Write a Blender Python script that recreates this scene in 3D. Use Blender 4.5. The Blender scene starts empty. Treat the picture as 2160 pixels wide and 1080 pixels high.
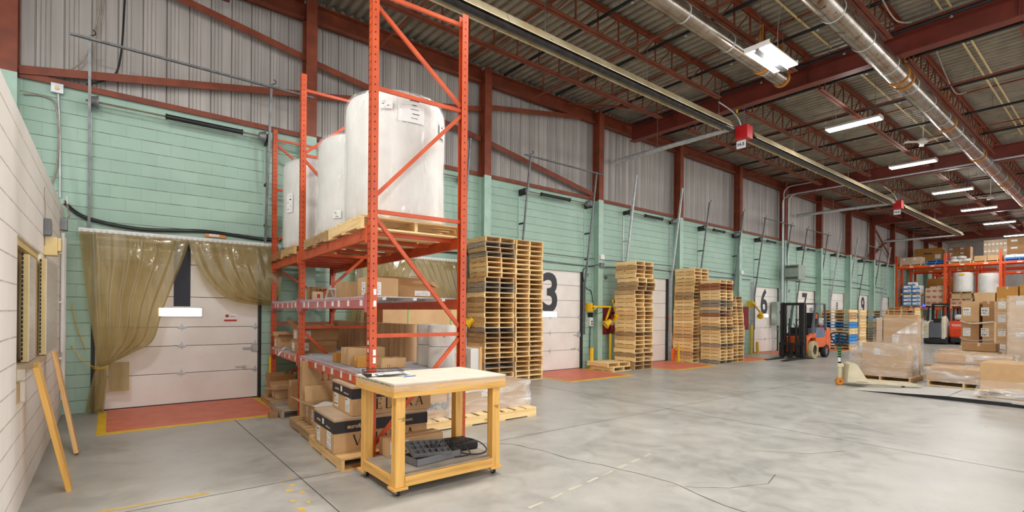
import bpy, math, random
from mathutils import Matrix, Vector, Euler
random.seed(7)
COL = bpy.context.scene.collection
PI = math.pi

# ------------------------------------------------------------------ materials
def lin(c):
    r = []
    for k in c:
        k /= 255.0
        r.append(k / 12.92 if k <= 0.04045 else ((k + 0.055) / 1.055) ** 2.4)
    return (r[0], r[1], r[2], 1.0)

class NT:
    def __init__(s, name):
        s.m = bpy.data.materials.new(name); s.m.use_nodes = True
        s.t = s.m.node_tree; s.t.nodes.clear()
        s.out = s.n('ShaderNodeOutputMaterial'); s.b = s.n('ShaderNodeBsdfPrincipled')
        s.l(s.b.outputs[0], s.out.inputs[0])
    def n(s, ty, **k):
        x = s.t.nodes.new(ty)
        for a, b in k.items(): setattr(x, a, b)
        return x
    def l(s, a, b): s.t.links.new(a, b)
    def coord(s, scale=(1, 1, 1), rand=True, space='Object'):
        tc = s.n('ShaderNodeTexCoord'); mp = s.n('ShaderNodeMapping')
        mp.inputs['Scale'].default_value = scale
        if rand:
            oi = s.n('ShaderNodeObjectInfo'); mu = s.n('ShaderNodeMath', operation='MULTIPLY')
            mu.inputs[1].default_value = 37.0
            s.l(oi.outputs['Random'], mu.inputs[0]); s.l(mu.outputs[0], mp.inputs['Location'])
        s.l(tc.outputs[space], mp.inputs['Vector'])
        return mp.outputs[0]
    def noise(s, vec, scale, detail=4, rough=.55, dist=0):
        n = s.n('ShaderNodeTexNoise'); n.inputs['Scale'].default_value = scale
        n.inputs['Detail'].default_value = detail; n.inputs['Roughness'].default_value = rough
        n.inputs['Distortion'].default_value = dist
        if vec is not None: s.l(vec, n.inputs['Vector'])
        return n.outputs['Fac']
    def ramp(s, fac, stops):
        r = s.n('ShaderNodeValToRGB'); e = r.color_ramp.elements
        while len(e) < len(stops): e.new(0.5)
        for q, (p, c) in zip(e, stops): q.position = p; q.color = c
        s.l(fac, r.inputs[0]); return r.outputs[0]
    def mix(s, fac, a, b, mode='MIX'):
        m = s.n('ShaderNodeMix', data_type='RGBA', blend_type=mode)
        for v, i in ((fac, 0), (a, 6), (b, 7)):
            if isinstance(v, (float, int, tuple)): m.inputs[i].default_value = v
            else: s.l(v, m.inputs[i])
        return m.outputs[2]
    def math(s, op, a, b=0.0):
        m = s.n('ShaderNodeMath', operation=op)
        for v, i in ((a, 0), (b, 1)):
            if isinstance(v, (float, int)): m.inputs[i].default_value = v
            else: s.l(v, m.inputs[i])
        return m.outputs[0]
    def bump(s, h, strength=.3, dist=.01):
        b = s.n('ShaderNodeBump'); b.inputs['Strength'].default_value = strength
        b.inputs['Distance'].default_value = dist
        s.l(h, b.inputs['Height']); s.l(b.outputs[0], s.b.inputs['Normal'])
    def set(s, rough=.6, metal=0.0, **k):
        s.b.inputs['Roughness'].default_value = rough; s.b.inputs['Metallic'].default_value = metal
        for a, v in k.items(): s.b.inputs[a.replace('_', ' ')].default_value = v

def paint(name, c1, c2=None, scale=6, rough=.5, metal=0.0, bump=.15, worn=None, wp=.68, stretch=(1, 1, 1), rvar=0.0):
    """a painted or plain surface: two tones mottled by noise, optional worn spots, slight tone change per object"""
    t = NT(name); c1 = lin(c1); c2 = lin(c2) if c2 else tuple(k * .8 for k in c1[:3]) + (1,)
    v = t.coord(stretch)
    f = t.noise(v, scale)
    col = t.ramp(f, [(.3, c2), (.7, c1)])
    if worn:
        w = t.noise(v, scale * 2.3, 6, .65)
        wm = t.ramp(w, [(wp - .03, (0, 0, 0, 1)), (wp + .03, (1, 1, 1, 1))])
        col = t.mix(wm, col, lin(worn))
    if rvar:
        oi = t.n('ShaderNodeObjectInfo'); k = t.n('ShaderNodeMapRange')
        k.inputs[3].default_value = 1 - rvar; k.inputs[4].default_value = 1 + rvar * .5
        t.l(oi.outputs['Random'], k.inputs[0])
        hs = t.n('ShaderNodeHueSaturation'); t.l(k.outputs[0], hs.inputs['Value']); t.l(col, hs.inputs['Color']); col = hs.outputs[0]
    t.l(col, t.b.inputs['Base Color'])
    t.set(rough, metal)
    if bump: t.bump(t.noise(v, scale * 4, 5), bump, .004)
    return t.m

def wood(name, light, dark, axis=0, rough=.6, rvar=.15, knots=True, scale=1.0):
    t = NT(name); st = [26, 26, 26]; st[axis] = 1.4
    v = t.coord(tuple(k * scale for k in st))
    g = t.noise(v, 1.0, 5, .6, .4)
    col = t.ramp(g, [(.3, lin(dark)), (.52, lin(light)), (.75, tuple(min(1, k * 1.12) for k in lin(light)[:3]) + (1,))])
    if knots:
        s2 = [5, 5, 5]; s2[axis] = 2.2
        v2 = t.coord(tuple(s2)); vo = t.n('ShaderNodeTexVoronoi'); vo.inputs['Scale'].default_value = 1.1
        t.l(v2, vo.inputs['Vector'])
        km = t.ramp(vo.outputs['Distance'], [(.05, (1, 1, 1, 1)), (.15, (0, 0, 0, 1))])
        col = t.mix(t.math('MULTIPLY', km, .7), col, tuple(k * .35 for k in lin(dark)[:3]) + (1,))
    oi = t.n('ShaderNodeObjectInfo'); k = t.n('ShaderNodeMapRange')
    k.inputs[3].default_value = 1 - rvar; k.inputs[4].default_value = 1 + rvar
    t.l(oi.outputs['Random'], k.inputs[0])
    hs = t.n('ShaderNodeHueSaturation'); t.l(k.outputs[0], hs.inputs['Value']); t.l(col, hs.inputs['Color'])
    t.l(hs.outputs[0], t.b.inputs['Base Color']); t.set(rough)
    t.bump(g, .2, .003)
    return t.m

def blocks(name, face, dark, joint, axes, joint_w, vjoint, dirt=None):
    """painted concrete block wall: running bond of 0.4 x 0.2 m blocks"""
    t = NT(name)
    tc = t.n('ShaderNodeTexCoord'); sp = t.n('ShaderNodeSeparateXYZ'); cb = t.n('ShaderNodeCombineXYZ')
    t.l(tc.outputs['Object'], sp.inputs[0]); t.l(sp.outputs[axes[0]], cb.inputs[0]); t.l(sp.outputs[2], cb.inputs[1])
    def brick(ms):
        b = t.n('ShaderNodeTexBrick'); b.inputs['Scale'].default_value = 1.0
        b.inputs['Brick Width'].default_value = .4; b.inputs['Row Height'].default_value = .2
        b.inputs['Mortar Size'].default_value = ms; b.inputs['Mortar Smooth'].default_value = .3
        b.offset = .5
        t.l(cb.outputs[0], b.inputs['Vector']); return b
    br = brick(.006); br.inputs['Color1'].default_value = (0, 0, 0, 1); br.inputs['Color2'].default_value = (1, 1, 1, 1)
    br.inputs['Mortar'].default_value = (.5, .5, .5, 1)
    n1 = t.noise(tc.outputs['Object'], 1.3, 5, .6); n2 = t.noise(tc.outputs['Object'], 60, 3)
    n3 = t.noise(tc.outputs['Object'], 5.0, 6, .7)
    f = t.math('ADD', t.math('MULTIPLY', n1, .88), t.math('MULTIPLY', br.outputs['Color'], .12))
    col = t.ramp(f, [(.3, lin(dark)), (.7, lin(face))])
    # bed joints read dark and uneven, the upright joints are mostly painted over
    zz = t.math('FRACT', t.math('ADD', t.math('MULTIPLY', sp.outputs[2], 5.0), .5))
    dz = t.math('ABSOLUTE', t.math('SUBTRACT', zz, .5))
    hj = t.ramp(dz, [(joint_w * 2.5, (1, 1, 1, 1)), (joint_w * 6.5, (0, 0, 0, 1))])
    hj = t.math('MULTIPLY', hj, t.ramp(n3, [(.34, (.25, .25, .25, 1)), (.58, (1, 1, 1, 1))]))
    col = t.mix(t.math('MULTIPLY', br.outputs['Fac'], vjoint), col, lin(joint))
    col = t.mix(hj, col, lin(joint))
    if dirt:
        dm = t.ramp(n3, [(.62, (0, 0, 0, 1)), (.72, (.5, .5, .5, 1))])
        col = t.mix(dm, col, lin(dirt))
    t.l(col, t.b.inputs['Base Color']); t.set(.55)
    h = t.math('SUBTRACT', t.math('MULTIPLY', n2, .12), t.math('MAXIMUM', br.outputs['Fac'], hj))
    t.bump(h, .5, .008)
    return t.m

def film(name, tint=(245, 243, 240), opac=.25, scale=7, stretch=(1, 1, 3), rough=.12):
    """clear plastic film: mostly see-through with milky creases and a painted-in white sheen"""
    t = NT(name); v = t.coord(stretch)
    f = t.noise(v, scale, 4, .6, .8)
    m = t.ramp(f, [(.42, (opac * .35,) * 3 + (1,)), (.62, (opac,) * 3 + (1,)), (.74, (min(1, opac * 2.6),) * 3 + (1,))])  # denser white streaks put the film's sheen into its opacity
    tr = t.n('ShaderNodeBsdfTransparent'); mx = t.n('ShaderNodeMixShader')
    t.b.inputs['Base Color'].default_value = lin(tint); t.set(rough); t.b.inputs['Specular IOR Level'].default_value = .8
    t.bump(f, .7, .03)
    t.l(m, mx.inputs[0]); t.l(tr.outputs[0], mx.inputs[1]); t.l(t.b.outputs[0], mx.inputs[2])
    t.l(mx.outputs[0], t.out.inputs[0]); return t.m

def emit(name, c, s):
    t = NT(name); t.b.inputs['Base Color'].default_value = lin(c)
    t.b.inputs['Emission Color'].default_value = lin(c); t.b.inputs['Emission Strength'].default_value = s
    return t.m

M = {}
M['red'] = paint('red_oxide_steel', (138, 66, 38), (110, 50, 30), 4, .55, bump=.1, worn=(150, 96, 72), wp=.73)
M['girder'] = paint('girder_red_paint', (126, 52, 38), (102, 40, 30), 2, .5, bump=.05, worn=(170, 110, 90), wp=.76)
M['orange'] = paint('rack_orange_paint', (210, 88, 40), (186, 70, 32), 5, .4, bump=.05, worn=(165, 80, 50), wp=.76)
M['orange_red'] = paint('far_rack_orange_paint', (240, 92, 36), (225, 76, 28), 5, .4, bump=.04)
M['hole'] = paint('punched_hole_dark', (28, 16, 14), None, 5, .8, bump=0)
M['galv'] = paint('galvanised_steel', (204, 207, 208), (172, 176, 178), 9, .4, .3, .1)
M['galvd'] = paint('dull_galvanised_steel', (136, 138, 138), (104, 106, 106), 8, .45, .35, .1)
M['dark'] = paint('dark_steel', (54, 54, 56), (36, 36, 38), 8, .5, .4, .1)
M['black'] = paint('black_plastic', (30, 30, 32), (20, 20, 22), 8, .45, 0, .05)
M['blackpipe'] = paint('black_iron_pipe', (40, 40, 44), (28, 28, 32), 6, .4, .3, .05)
M['white'] = paint('white_paint', (232, 230, 226), (214, 211, 206), 3, .5, 0, .05)
M['paper'] = paint('white_paper_label', (240, 240, 238), (226, 226, 222), 6, .6, 0, 0)
M['ink'] = paint('black_print_ink', (38, 38, 40), None, 5, .7, 0, 0)
M['inkblue'] = paint('navy_print_ink', (30, 60, 120), None, 5, .7, 0, 0)
M['redink'] = paint('red_print_ink', (190, 50, 40), None, 5, .7, 0, 0)
M['faintink'] = paint('pale_print', (176, 150, 128), None, 5, .7, 0, 0)
M['yellow'] = paint('safety_yellow_paint', (240, 196, 22), (222, 176, 14), 5, .45, 0, .1, worn=(150, 120, 40), wp=.74)
M['redpaint'] = paint('bright_red_paint', (200, 32, 34), (176, 24, 26), 4, .4)
M['redboard'] = paint('dark_red_board', (140, 34, 34), (120, 26, 28), 4, .55)
M['doorwhite'] = paint('dock_door_panel', (240, 235, 228), (226, 219, 210), 1.6, .45, 0, .05, worn=(188, 168, 148), wp=.74)
M['charcoal'] = paint('charcoal_number_paint', (56, 56, 60), (48, 48, 52), 3, .55)
M['navy'] = paint('navy_banner', (34, 38, 56), (28, 30, 46), 3, .5)
M['cream'] = paint('cream_enamel', (222, 198, 140), (206, 182, 124), 4, .4, 0, .05)
M['stainless'] = paint('brushed_stainless', (226, 221, 217), (206, 201, 198), 3, .3, .3, .05, stretch=(1, 1, 12))
M['greyplastic'] = paint('grey_plastic', (120, 120, 122), (98, 98, 100), 6, .5)
M['cabinet'] = paint('grey_green_enamel', (150, 160, 148), (134, 146, 134), 4, .45, 0, .03)
M['card'] = paint('cardboard', (206, 170, 124), (190, 152, 108), 3, .75, 0, .08, rvar=.16)
M['carddark'] = paint('dark_cardboard', (182, 140, 94), (164, 122, 78), 3, .75, 0, .08, rvar=.15)
M['cardpink'] = paint('pale_cardboard', (210, 186, 158), (196, 170, 142), 3, .75, 0, .08, rvar=.1)
M['cardgold'] = paint('golden_cardboard', (196, 142, 62), (178, 124, 50), 3, .7, 0, .08, rvar=.1)
M['tape'] = paint('packing_tape', (214, 184, 146), (202, 168, 128), 8, .25)
M['bandblack'] = paint('black_printed_band', (44, 42, 46), (36, 34, 38), 4, .55)
M['tube'] = paint('brown_kraft_tube', (204, 166, 126), (184, 146, 106), 3, .7, 0, .05, stretch=(1, 1, .3), rvar=.08)
M['chipblue'] = paint('blue_pallet_paint', (56, 150, 220), (40, 126, 196), 6, .55, 0, .1, rvar=.12)
M['pine'] = wood('fresh_pine', (242, 210, 152), (220, 180, 116), 1, rvar=.12)
M['pinex'] = wood('fresh_pine_crosswise', (244, 214, 158), (222, 184, 122), 0, rvar=.12)
M['aged'] = wood('aged_pallet_wood', (188, 152, 106), (146, 112, 74), 1, rvar=.22)
M['agedx'] = wood('aged_pallet_wood_crosswise', (186, 152, 110), (142, 110, 74), 0, rvar=.22)
M['grey'] = wood('weathered_grey_wood', (160, 146, 128), (118, 104, 88), 1, rvar=.2)
M['greyx'] = wood('weathered_grey_wood_crosswise', (164, 150, 132), (122, 108, 92), 0, rvar=.2)
M['tan'] = wood('tan_pallet_wood', (224, 184, 124), (194, 150, 92), 1, rvar=.18)
M['tanx'] = wood('tan_pallet_wood_crosswise', (226, 186, 126), (196, 152, 94), 0, rvar=.18)
M['redwood'] = wood('reddish_pallet_wood', (168, 108, 72), (132, 80, 50), 1, rvar=.15)
M['redwoodx'] = wood('reddish_pallet_wood_crosswise', (168, 108, 72), (132, 80, 50), 0, rvar=.15)
for k, ax in (('x', 0), ('y', 1), ('z', 2)):
    M['bench' + k] = wood('varnished_lumber_' + k, (234, 182, 98), (204, 148, 64), ax, .45, .05)
    M['lumber' + k] = wood('raw_lumber_' + k, (230, 184, 120), (200, 146, 82), ax, .5, .05)
M['ply'] = wood('plywood', (206, 170, 126), (182, 142, 98), 0, .6, .05, scale=.5)
M['benchtop'] = paint('pale_bench_sheet', (234, 224, 206), (222, 210, 190), 5, .5, 0, .04)
M['dust'] = paint('dusty_grey_plywood', (176, 166, 152), (154, 144, 130), 6, .7)
M['film'] = film('stretch_film', opac=.26, scale=1.6, stretch=(.8, .8, 4.5))
M['filmh'] = film('heavy_stretch_film', opac=.5, scale=1.4, stretch=(.8, .8, 4.5))
M['rollwhite'] = paint('white_foam', (226, 224, 218), (210, 207, 200), 3, .5, 0, .05)
M['bagfilm'] = film('clear_bag_film', tint=(252, 251, 249), opac=.22, scale=2.2, stretch=(3, 3, .5), rough=.16)
M['tirecream'] = paint('cream_rubber_tyre', (196, 180, 140), (176, 160, 122), 6, .7)
M['rubber'] = paint('black_rubber', (44, 44, 46), (32, 32, 34), 8, .75)
M['liftorange'] = paint('forklift_orange', (236, 112, 52), (220, 96, 42), 3, .35, 0, .03)
M['liftgrey'] = paint('forklift_grey', (104, 108, 116), (88, 92, 100), 3, .4, 0, .03)
M['liftcream'] = paint('truck_cream', (226, 218, 198), (212, 204, 182), 3, .4, 0, .03)
M['jackcream'] = paint('pallet_jack_cream', (224, 214, 184), (204, 194, 164), 4, .45, 0, .05, worn=(150, 140, 118), wp=.7)
M['brass'] = paint('amber_lens', (226, 140, 40), None, 5, .3)
M['bluebox'] = paint('blue_carton_print', (60, 130, 200), (48, 112, 184), 3, .6)
M['cobweb'] = paint('grey_cable_sheath', (170, 160, 146), (140, 130, 118), 8, .6)
M['rust'] = paint('rusty_orange_strap', (196, 130, 40), (170, 104, 30), 10, .6, .3)
M['duct'] = paint('stained_steel_duct', (186, 178, 168), (140, 124, 106), 3, .22, .9, .08, worn=(110, 74, 46), wp=.62)
M['reflector'] = paint('heater_reflector', (214, 202, 170), (186, 166, 122), 3, .35, .5, .05)
M['heattube'] = paint('dark_heater_tube', (74, 72, 74), (44, 42, 42), 5, .3, .5, .05)
M['shaft'] = paint('dusty_shaft_steel', (132, 118, 100), (104, 92, 78), 8, .5, .3, .05)
M['deck'] = paint('roof_deck_paint', (172, 163, 146), (140, 132, 118), 2.5, .55, .2, .05)
M['siding'] = paint('metal_siding', (190, 183, 177), (156, 150, 144), 1.2, .5, .15, .03, stretch=(5, 1, .25))
M['colgreen'] = paint('green_painted_steel', (172, 200, 184), (154, 184, 168), 4, .5)
M['plate'] = paint('red_dock_plate', (220, 124, 96), (202, 104, 78), 5, .5, 0, .2, worn=(140, 92, 78), wp=.72)
M['whitelight'] = emit('lamp_tubes', (255, 250, 240), 9)
M['daywindow'] = emit('daylit_pane', (245, 250, 255), 5)
M['bluelight'] = emit('blue_warning_lamp', (50, 60, 255), 3)
M['mesh'] = paint('wire_deck_zinc', (206, 208, 212), (184, 186, 190), 12, .4, .2, .05)
M['purple'] = paint('sun_faded_beam', (196, 112, 112), (178, 96, 98), 4, .5)
M['wallgreen'] = blocks('green_block_wall', (166, 193, 177), (151, 181, 164), (102, 112, 92), (0,), .006, .1)
M['wallwhite'] = blocks('cream_block_wall', (246, 241, 234), (236, 229, 220), (188, 176, 164), (1,), .006, .14)
# dull amber vinyl of the strip curtains
t = NT('amber_vinyl'); v = t.coord((3, 3, .5), rand=False)
f = t.noise(v, 2.5, 4)
t.l(t.ramp(f, [(.3, lin((160, 144, 100))), (.7, lin((206, 190, 142)))]), t.b.inputs['Base Color']); t.set(.12, Coat_Weight=.6, Coat_Roughness=.06, Specular_IOR_Level=.8)
t.bump(t.noise(t.coord((1.2, 1.2, .5), rand=False), 5, 4, .6, 1.0), .35, .03)
tr = t.n('ShaderNodeBsdfTranslucent'); tr.inputs[0].default_value = lin((186, 166, 110))
tp = t.n('ShaderNodeBsdfTransparent'); tp.inputs[0].default_value = lin((222, 208, 168))
a = t.n('ShaderNodeMixShader'); a.inputs[0].default_value = .35
b = t.n('ShaderNodeMixShader'); b.inputs[0].default_value = .42
t.l(t.b.outputs[0], a.inputs[1]); t.l(tr.outputs[0], a.inputs[2])
t.l(a.outputs[0], b.inputs[1]); t.l(tp.outputs[0], b.inputs[2]); t.l(b.outputs[0], t.out.inputs[0])
M['vinyl'] = t.m
# floor: worn sealed concrete
t = NT('sealed_concrete'); tc = t.n('ShaderNodeTexCoord')
n1 = t.noise(tc.outputs['Object'], .55, 5, .6); n2 = t.noise(tc.outputs['Object'], 3.5, 8, .7, .6); n3 = t.noise(tc.outputs['Object'], 40, 3)
f = t.math('ADD', t.math('MULTIPLY', n1, .55), t.math('MULTIPLY', n2, .45))
c = t.ramp(f, [(.33, lin((138, 137, 133))), (.5, lin((172, 169, 162))), (.66, lin((190, 187, 179)))])
st = t.noise(tc.outputs['Object'], 1.1, 7, .75, 1.0)
c = t.mix(t.ramp(st, [(.6, (0, 0, 0, 1)), (.72, (.45, .45, .45, 1))]), c, lin((108, 102, 96)))
c = t.mix(t.ramp(n3, [(.6, (0, 0, 0, 1)), (.8, (.22, .22, .22, 1))]), c, lin((120, 112, 102)))
t.l(c, t.b.inputs['Base Color'])
rr = t.ramp(n2, [(.35, (.28,) * 3 + (1,)), (.7, (.5,) * 3 + (1,))]); t.l(rr, t.b.inputs['Roughness'])
t.bump(t.noise(tc.outputs['Object'], 25, 4), .06, .003)
M['floor'] = t.m

# ------------------------------------------------------------------ mesh builder
class MB:
    def __init__(s): s.v = []; s.f = []; s.mi = []; s.sm = []; s.T = None
    def _add(s, vs, fs, m=0, smooth=False):
        b = len(s.v)
        for p in vs:
            p = Vector(p)
            s.v.append(s.T @ p if s.T is not None else p)
        for f in fs: s.f.append([b + i for i in f]); s.mi.append(m); s.sm.append(smooth)
        return s
    def bx(s, x0, x1, y0, y1, z0, z1, m=0, R=None):
        vs = [Vector((x, y, z)) for z in (z0, z1) for y in (y0, y1) for x in (x0, x1)]
        if R is not None:
            c = Vector(((x0 + x1) / 2, (y0 + y1) / 2, (z0 + z1) / 2)); vs = [c + R @ (q - c) for q in vs]
        return s._add(vs, [(0, 2, 3, 1), (4, 5, 7, 6), (0, 1, 5, 4), (2, 6, 7, 3), (0, 4, 6, 2), (1, 3, 7, 5)], m)
    def box(s, c, d, m=0, R=None):
        return s.bx(c[0] - d[0] / 2, c[0] + d[0] / 2, c[1] - d[1] / 2, c[1] + d[1] / 2, c[2] - d[2] / 2, c[2] + d[2] / 2, m, R)
    def bar(s, p, q, w, h, m=0, up=(0, 0, 1)):
        p, q = Vector(p), Vector(q); d = (q - p).normalized(); u = Vector(up)
        if abs(d.dot(u)) > .98: u = Vector((0, 1, 0))
        a = d.cross(u).normalized(); b = a.cross(d).normalized()
        vs = []
        for o in (p, q):
            for i, j in ((-1, -1), (1, -1), (1, 1), (-1, 1)): vs.append(o + a * (w / 2 * i) + b * (h / 2 * j))
        return s._add(vs, [(0, 3, 2, 1), (4, 5, 6, 7), (0, 1, 5, 4), (1, 2, 6, 5), (2, 3, 7, 6), (3, 0, 4, 7)], m)
    def tube(s, pts, r, n=8, m=0, cap=True, closed=False):
        pts = [Vector(p) for p in pts]; N = len(pts); vs = []; fs = []; prev = None
        for i, p in enumerate(pts):
            d = ((pts[(i + 1) % N] - pts[i - 1]) if closed or 0 < i < N - 1 else (pts[1] - pts[0] if i == 0 else pts[-1] - pts[-2]))
            d.normalize()
            if prev is None:
                u = Vector((0, 0, 1)) if abs(d.z) < .9 else Vector((1, 0, 0)); a = d.cross(u).normalized()
            else:
                a = prev - d * prev.dot(d)
                a = a.normalized() if a.length > 1e-5 else d.cross(Vector((0, 0, 1))).normalized()
            prev = a; b = d.cross(a); rr = r[i] if isinstance(r, (list, tuple)) else r
            for k in range(n):
                t = 2 * PI * k / n; vs.append(p + a * (rr * math.cos(t)) + b * (rr * math.sin(t)))
        R = N if closed else N - 1
        for i in range(R):
            j = (i + 1) % N
            for k in range(n): fs.append((i * n + k, i * n + (k + 1) % n, j * n + (k + 1) % n, j * n + k))
        s._add(vs, fs, m, True)
        if cap and not closed:
            s._add(vs[:n], [tuple(range(n))[::-1]], m); s._add(vs[-n:], [tuple(range(n))], m)
        return s
    def cyl(s, p, q, r, n=16, m=0): return s.tube([p, q], r, n, m)
    def lathe(s, prof, c=(0, 0, 0), n=24, m=0, axis=2, wob=None):
        vs = []; fs = []; q = [prof[0]]; brk = set()
        for i in range(1, len(prof)):                       # split the shading where the profile turns sharply
            q.append(prof[i])
            if i < len(prof) - 1:
                a = Vector((prof[i][0] - prof[i - 1][0], prof[i][1] - prof[i - 1][1])); c_ = Vector((prof[i + 1][0] - prof[i][0], prof[i + 1][1] - prof[i][1]))
                if a.length > 1e-9 and c_.length > 1e-9 and a.angle(c_) > .75: brk.add(len(q) - 1); q.append(prof[i])
        prof = q
        for i, (r, z) in enumerate(prof):
            for k in range(n):
                t = 2 * PI * k / n; rr = r * (1 + (wob(t, z) if wob else 0))
                q = (rr * math.cos(t), rr * math.sin(t), z)
                if axis == 0: q = (q[2], q[0], q[1])
                if axis == 1: q = (q[1], q[2], q[0])
                vs.append((c[0] + q[0], c[1] + q[1], c[2] + q[2]))
        for i in range(len(prof) - 1):
            if i in brk: continue
            for k in range(n): fs.append((i * n + k, i * n + (k + 1) % n, (i + 1) * n + (k + 1) % n, (i + 1) * n + k))
        return s._add(vs, fs, m, True)
    def prism(s, poly, a0, a1, plane='xz', m=0):
        """polygon extruded along the remaining axis"""
        def P(u, v, a): return {'xz': (u, a, v), 'yz': (a, u, v), 'xy': (u, v, a)}[plane]
        n = len(poly); vs = [P(u, v, a0) for u, v in poly] + [P(u, v, a1) for u, v in poly]
        fs = [tuple(range(n))[::-1], tuple(range(n, 2 * n))] + [(i, (i + 1) % n, n + (i + 1) % n, n + i) for i in range(n)]
        return s._add(vs, fs, m)
    def grid(s, fn, nu, nv, m=0, smooth=True):
        vs = [fn(i / nu, j / nv) for j in range(nv + 1) for i in range(nu + 1)]
        fs = [(j * (nu + 1) + i, j * (nu + 1) + i + 1, (j + 1) * (nu + 1) + i + 1, (j + 1) * (nu + 1) + i) for j in range(nv) for i in range(nu)]
        return s._add(vs, fs, m, smooth)
    def mesh(s, name, mats):
        me = bpy.data.meshes.new(name); me.from_pydata([tuple(p) for p in s.v], [], s.f)
        for k in (mats if isinstance(mats, (list, tuple)) else [mats]): me.materials.append(M[k])
        me.polygons.foreach_set('material_index', s.mi); me.polygons.foreach_set('use_smooth', s.sm)
        me.update(); return me
    def build(s, name, mats, parent=None, loc=(0, 0, 0), rz=0.0, bevel=0, fix=True):
        me = s.mesh(name, mats)
        if fix:
            import bmesh
            b = bmesh.new(); b.from_mesh(me); bmesh.ops.recalc_face_normals(b, faces=b.faces); b.to_mesh(me); b.free()
        o = bpy.data.objects.new(name, me); COL.objects.link(o)
        o.location = loc; o.rotation_euler = (0, 0, rz); o.parent = parent
        if bevel:
            md = o.modifiers.new('edge', 'BEVEL'); md.width = bevel; md.segments = 2; md.limit_method = 'ANGLE'
        return o

USED = set()
def tag(o, label, cat, group=None):
    o['label'] = label; o['category'] = cat
    if group: o['group'] = group
    return o
def thing(name, label, cat, loc=(0, 0, 0), rz=0.0, group=None):
    o = bpy.data.objects.new(name, None); COL.objects.link(o); o.empty_display_size = .1
    o.location = loc; o.rotation_euler = (0, 0, rz)
    return tag(o, label, cat, group)
def struct(o): o['kind'] = 'structure'; return o
def sthing(name, loc=(0, 0, 0), rz=0):
    o = bpy.data.objects.new(name, None); COL.objects.link(o); o.location = loc; o.rotation_euler = (0, 0, rz); return struct(o)
ONES = 'zeroth first second third fourth fifth sixth seventh eighth ninth tenth eleventh twelfth thirteenth fourteenth fifteenth sixteenth seventeenth eighteenth nineteenth'.split()
def nth(k):
    if k < 20: return ONES[k]
    if k in (20, 30): return {20: 'twentieth', 30: 'thirtieth'}[k]
    return ('twenty-' if k < 30 else 'thirty-') + ONES[k % 10]
def text_mesh(s, size, bold=0.0, ext=.001, spacing=1.0):
    c = bpy.data.curves.new('lettering', 'FONT'); c.body = s; c.size = size; c.offset = bold; c.extrude = ext
    c.align_x = 'CENTER'; c.align_y = 'CENTER'; c.space_character = spacing; c.resolution_u = 4
    o = bpy.data.objects.new('lettering', c); me = bpy.data.meshes.new_from_object(o)
    bpy.data.objects.remove(o); return me
def text(name, s, size, mat, parent, loc, rot, bold=0.0, sx=1.0, ext=.001, spacing=1.0):
    me = text_mesh(s, size, bold, ext, spacing); me.materials.clear(); me.materials.append(M[mat])
    o = bpy.data.objects.new(name, me); COL.objects.link(o); o.parent = parent
    o.location = loc; o.rotation_euler = rot; o.scale = (sx, 1, 1); return o
FRONT = (PI / 2, 0, 0)          # lettering that faces -Y
LEFT = (PI / 2, 0, -PI / 2)     # lettering that faces -X
M['greensticker'] = paint('green_dot_sticker', (26, 120, 60), None, 5, .5, 0, 0)
M['greenstrap'] = paint('green_strapping', (60, 180, 90), None, 5, .4, 0, 0)
M['jointdark'] = paint('dark_joint_filler', (92, 84, 74), (70, 64, 56), 12, .8, 0, 0)
M['fadedpaint'] = paint('faded_white_floor_paint', (206, 200, 180), (190, 184, 164), 30, .6, 0, 0)
M['fadedyellow'] = paint('faded_yellow_floor_paint', (212, 178, 90), (190, 160, 90), 30, .6, 0, 0)
M['hoodblue'] = paint('blue_grey_hood', (112, 124, 148), (92, 104, 128), 4, .4, 0, .03)
M['plateg'] = paint('worn_steel_plate', (206, 203, 196), (184, 180, 174), 4, .4, .0, .05)
M['liftred'] = paint('forklift_red_orange', (232, 72, 32), (212, 60, 24), 3, .35, 0, .03)
# ------------------------------------------------------------------ camera
CAMH = 1.62; FPX = 1062.0; ANG = math.atan(850.0 / FPX); ROLL = math.atan(.0088)
cam = bpy.data.cameras.new('camera'); camo = bpy.data.objects.new('camera', cam); COL.objects.link(camo)
fw = Vector((math.sin(ANG), math.cos(ANG), 0)); rt = Vector((math.cos(ANG), -math.sin(ANG), 0)); up = Vector((0, 0, 1))
r_ = rt * math.cos(ROLL) + up * math.sin(ROLL); u_ = up * math.cos(ROLL) - rt * math.sin(ROLL)
mw = Matrix((r_, u_, -fw)).transposed().to_4x4(); mw.translation = (0, 0, CAMH); camo.matrix_world = mw
cam.sensor_fit = 'HORIZONTAL'; cam.sensor_width = 36; cam.lens = 36 * FPX / 2160; cam.shift_y = (659.5 - 540) / 2160
cam.clip_end = 300
bpy.context.scene.camera = camo

# ------------------------------------------------------------------ setting
WY = 10.25                                   # face of the green block wall
X0, X1, Y0 = -14.0, 56.0, -14.0
DOORC = [1.0, 5.3, 9.65, 13.92, 18.2, 22.54, 26.75, 30.9, 35.0, 39.2]; DW = 1.22; DH = 2.83
COLX = [-5.3, -1.14, 3.01, 7.2, 11.33, 15.5, 19.65, 23.74, 27.83, 31.85, 35.8, 39.71, 43.8, 47.9, 52.0]
GIRX = [-9.9, 1.5, 12.9, 24.3, 35.7, 47.1]

struct(MB().bx(X0, X1, Y0, WY + .6, -.3, 0).build('floor', 'floor'))
b = MB(); e = X0
for c in DOORC:
    b.bx(e, c - DW, WY, WY + .3, 0, 5.0); b.bx(c - DW, c + DW, WY, WY + .3, DH, 5.0); e = c + DW
b.bx(e, X1, WY, WY + .3, 0, 5.0)
struct(b.build('wall_back', 'wallgreen'))
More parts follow.
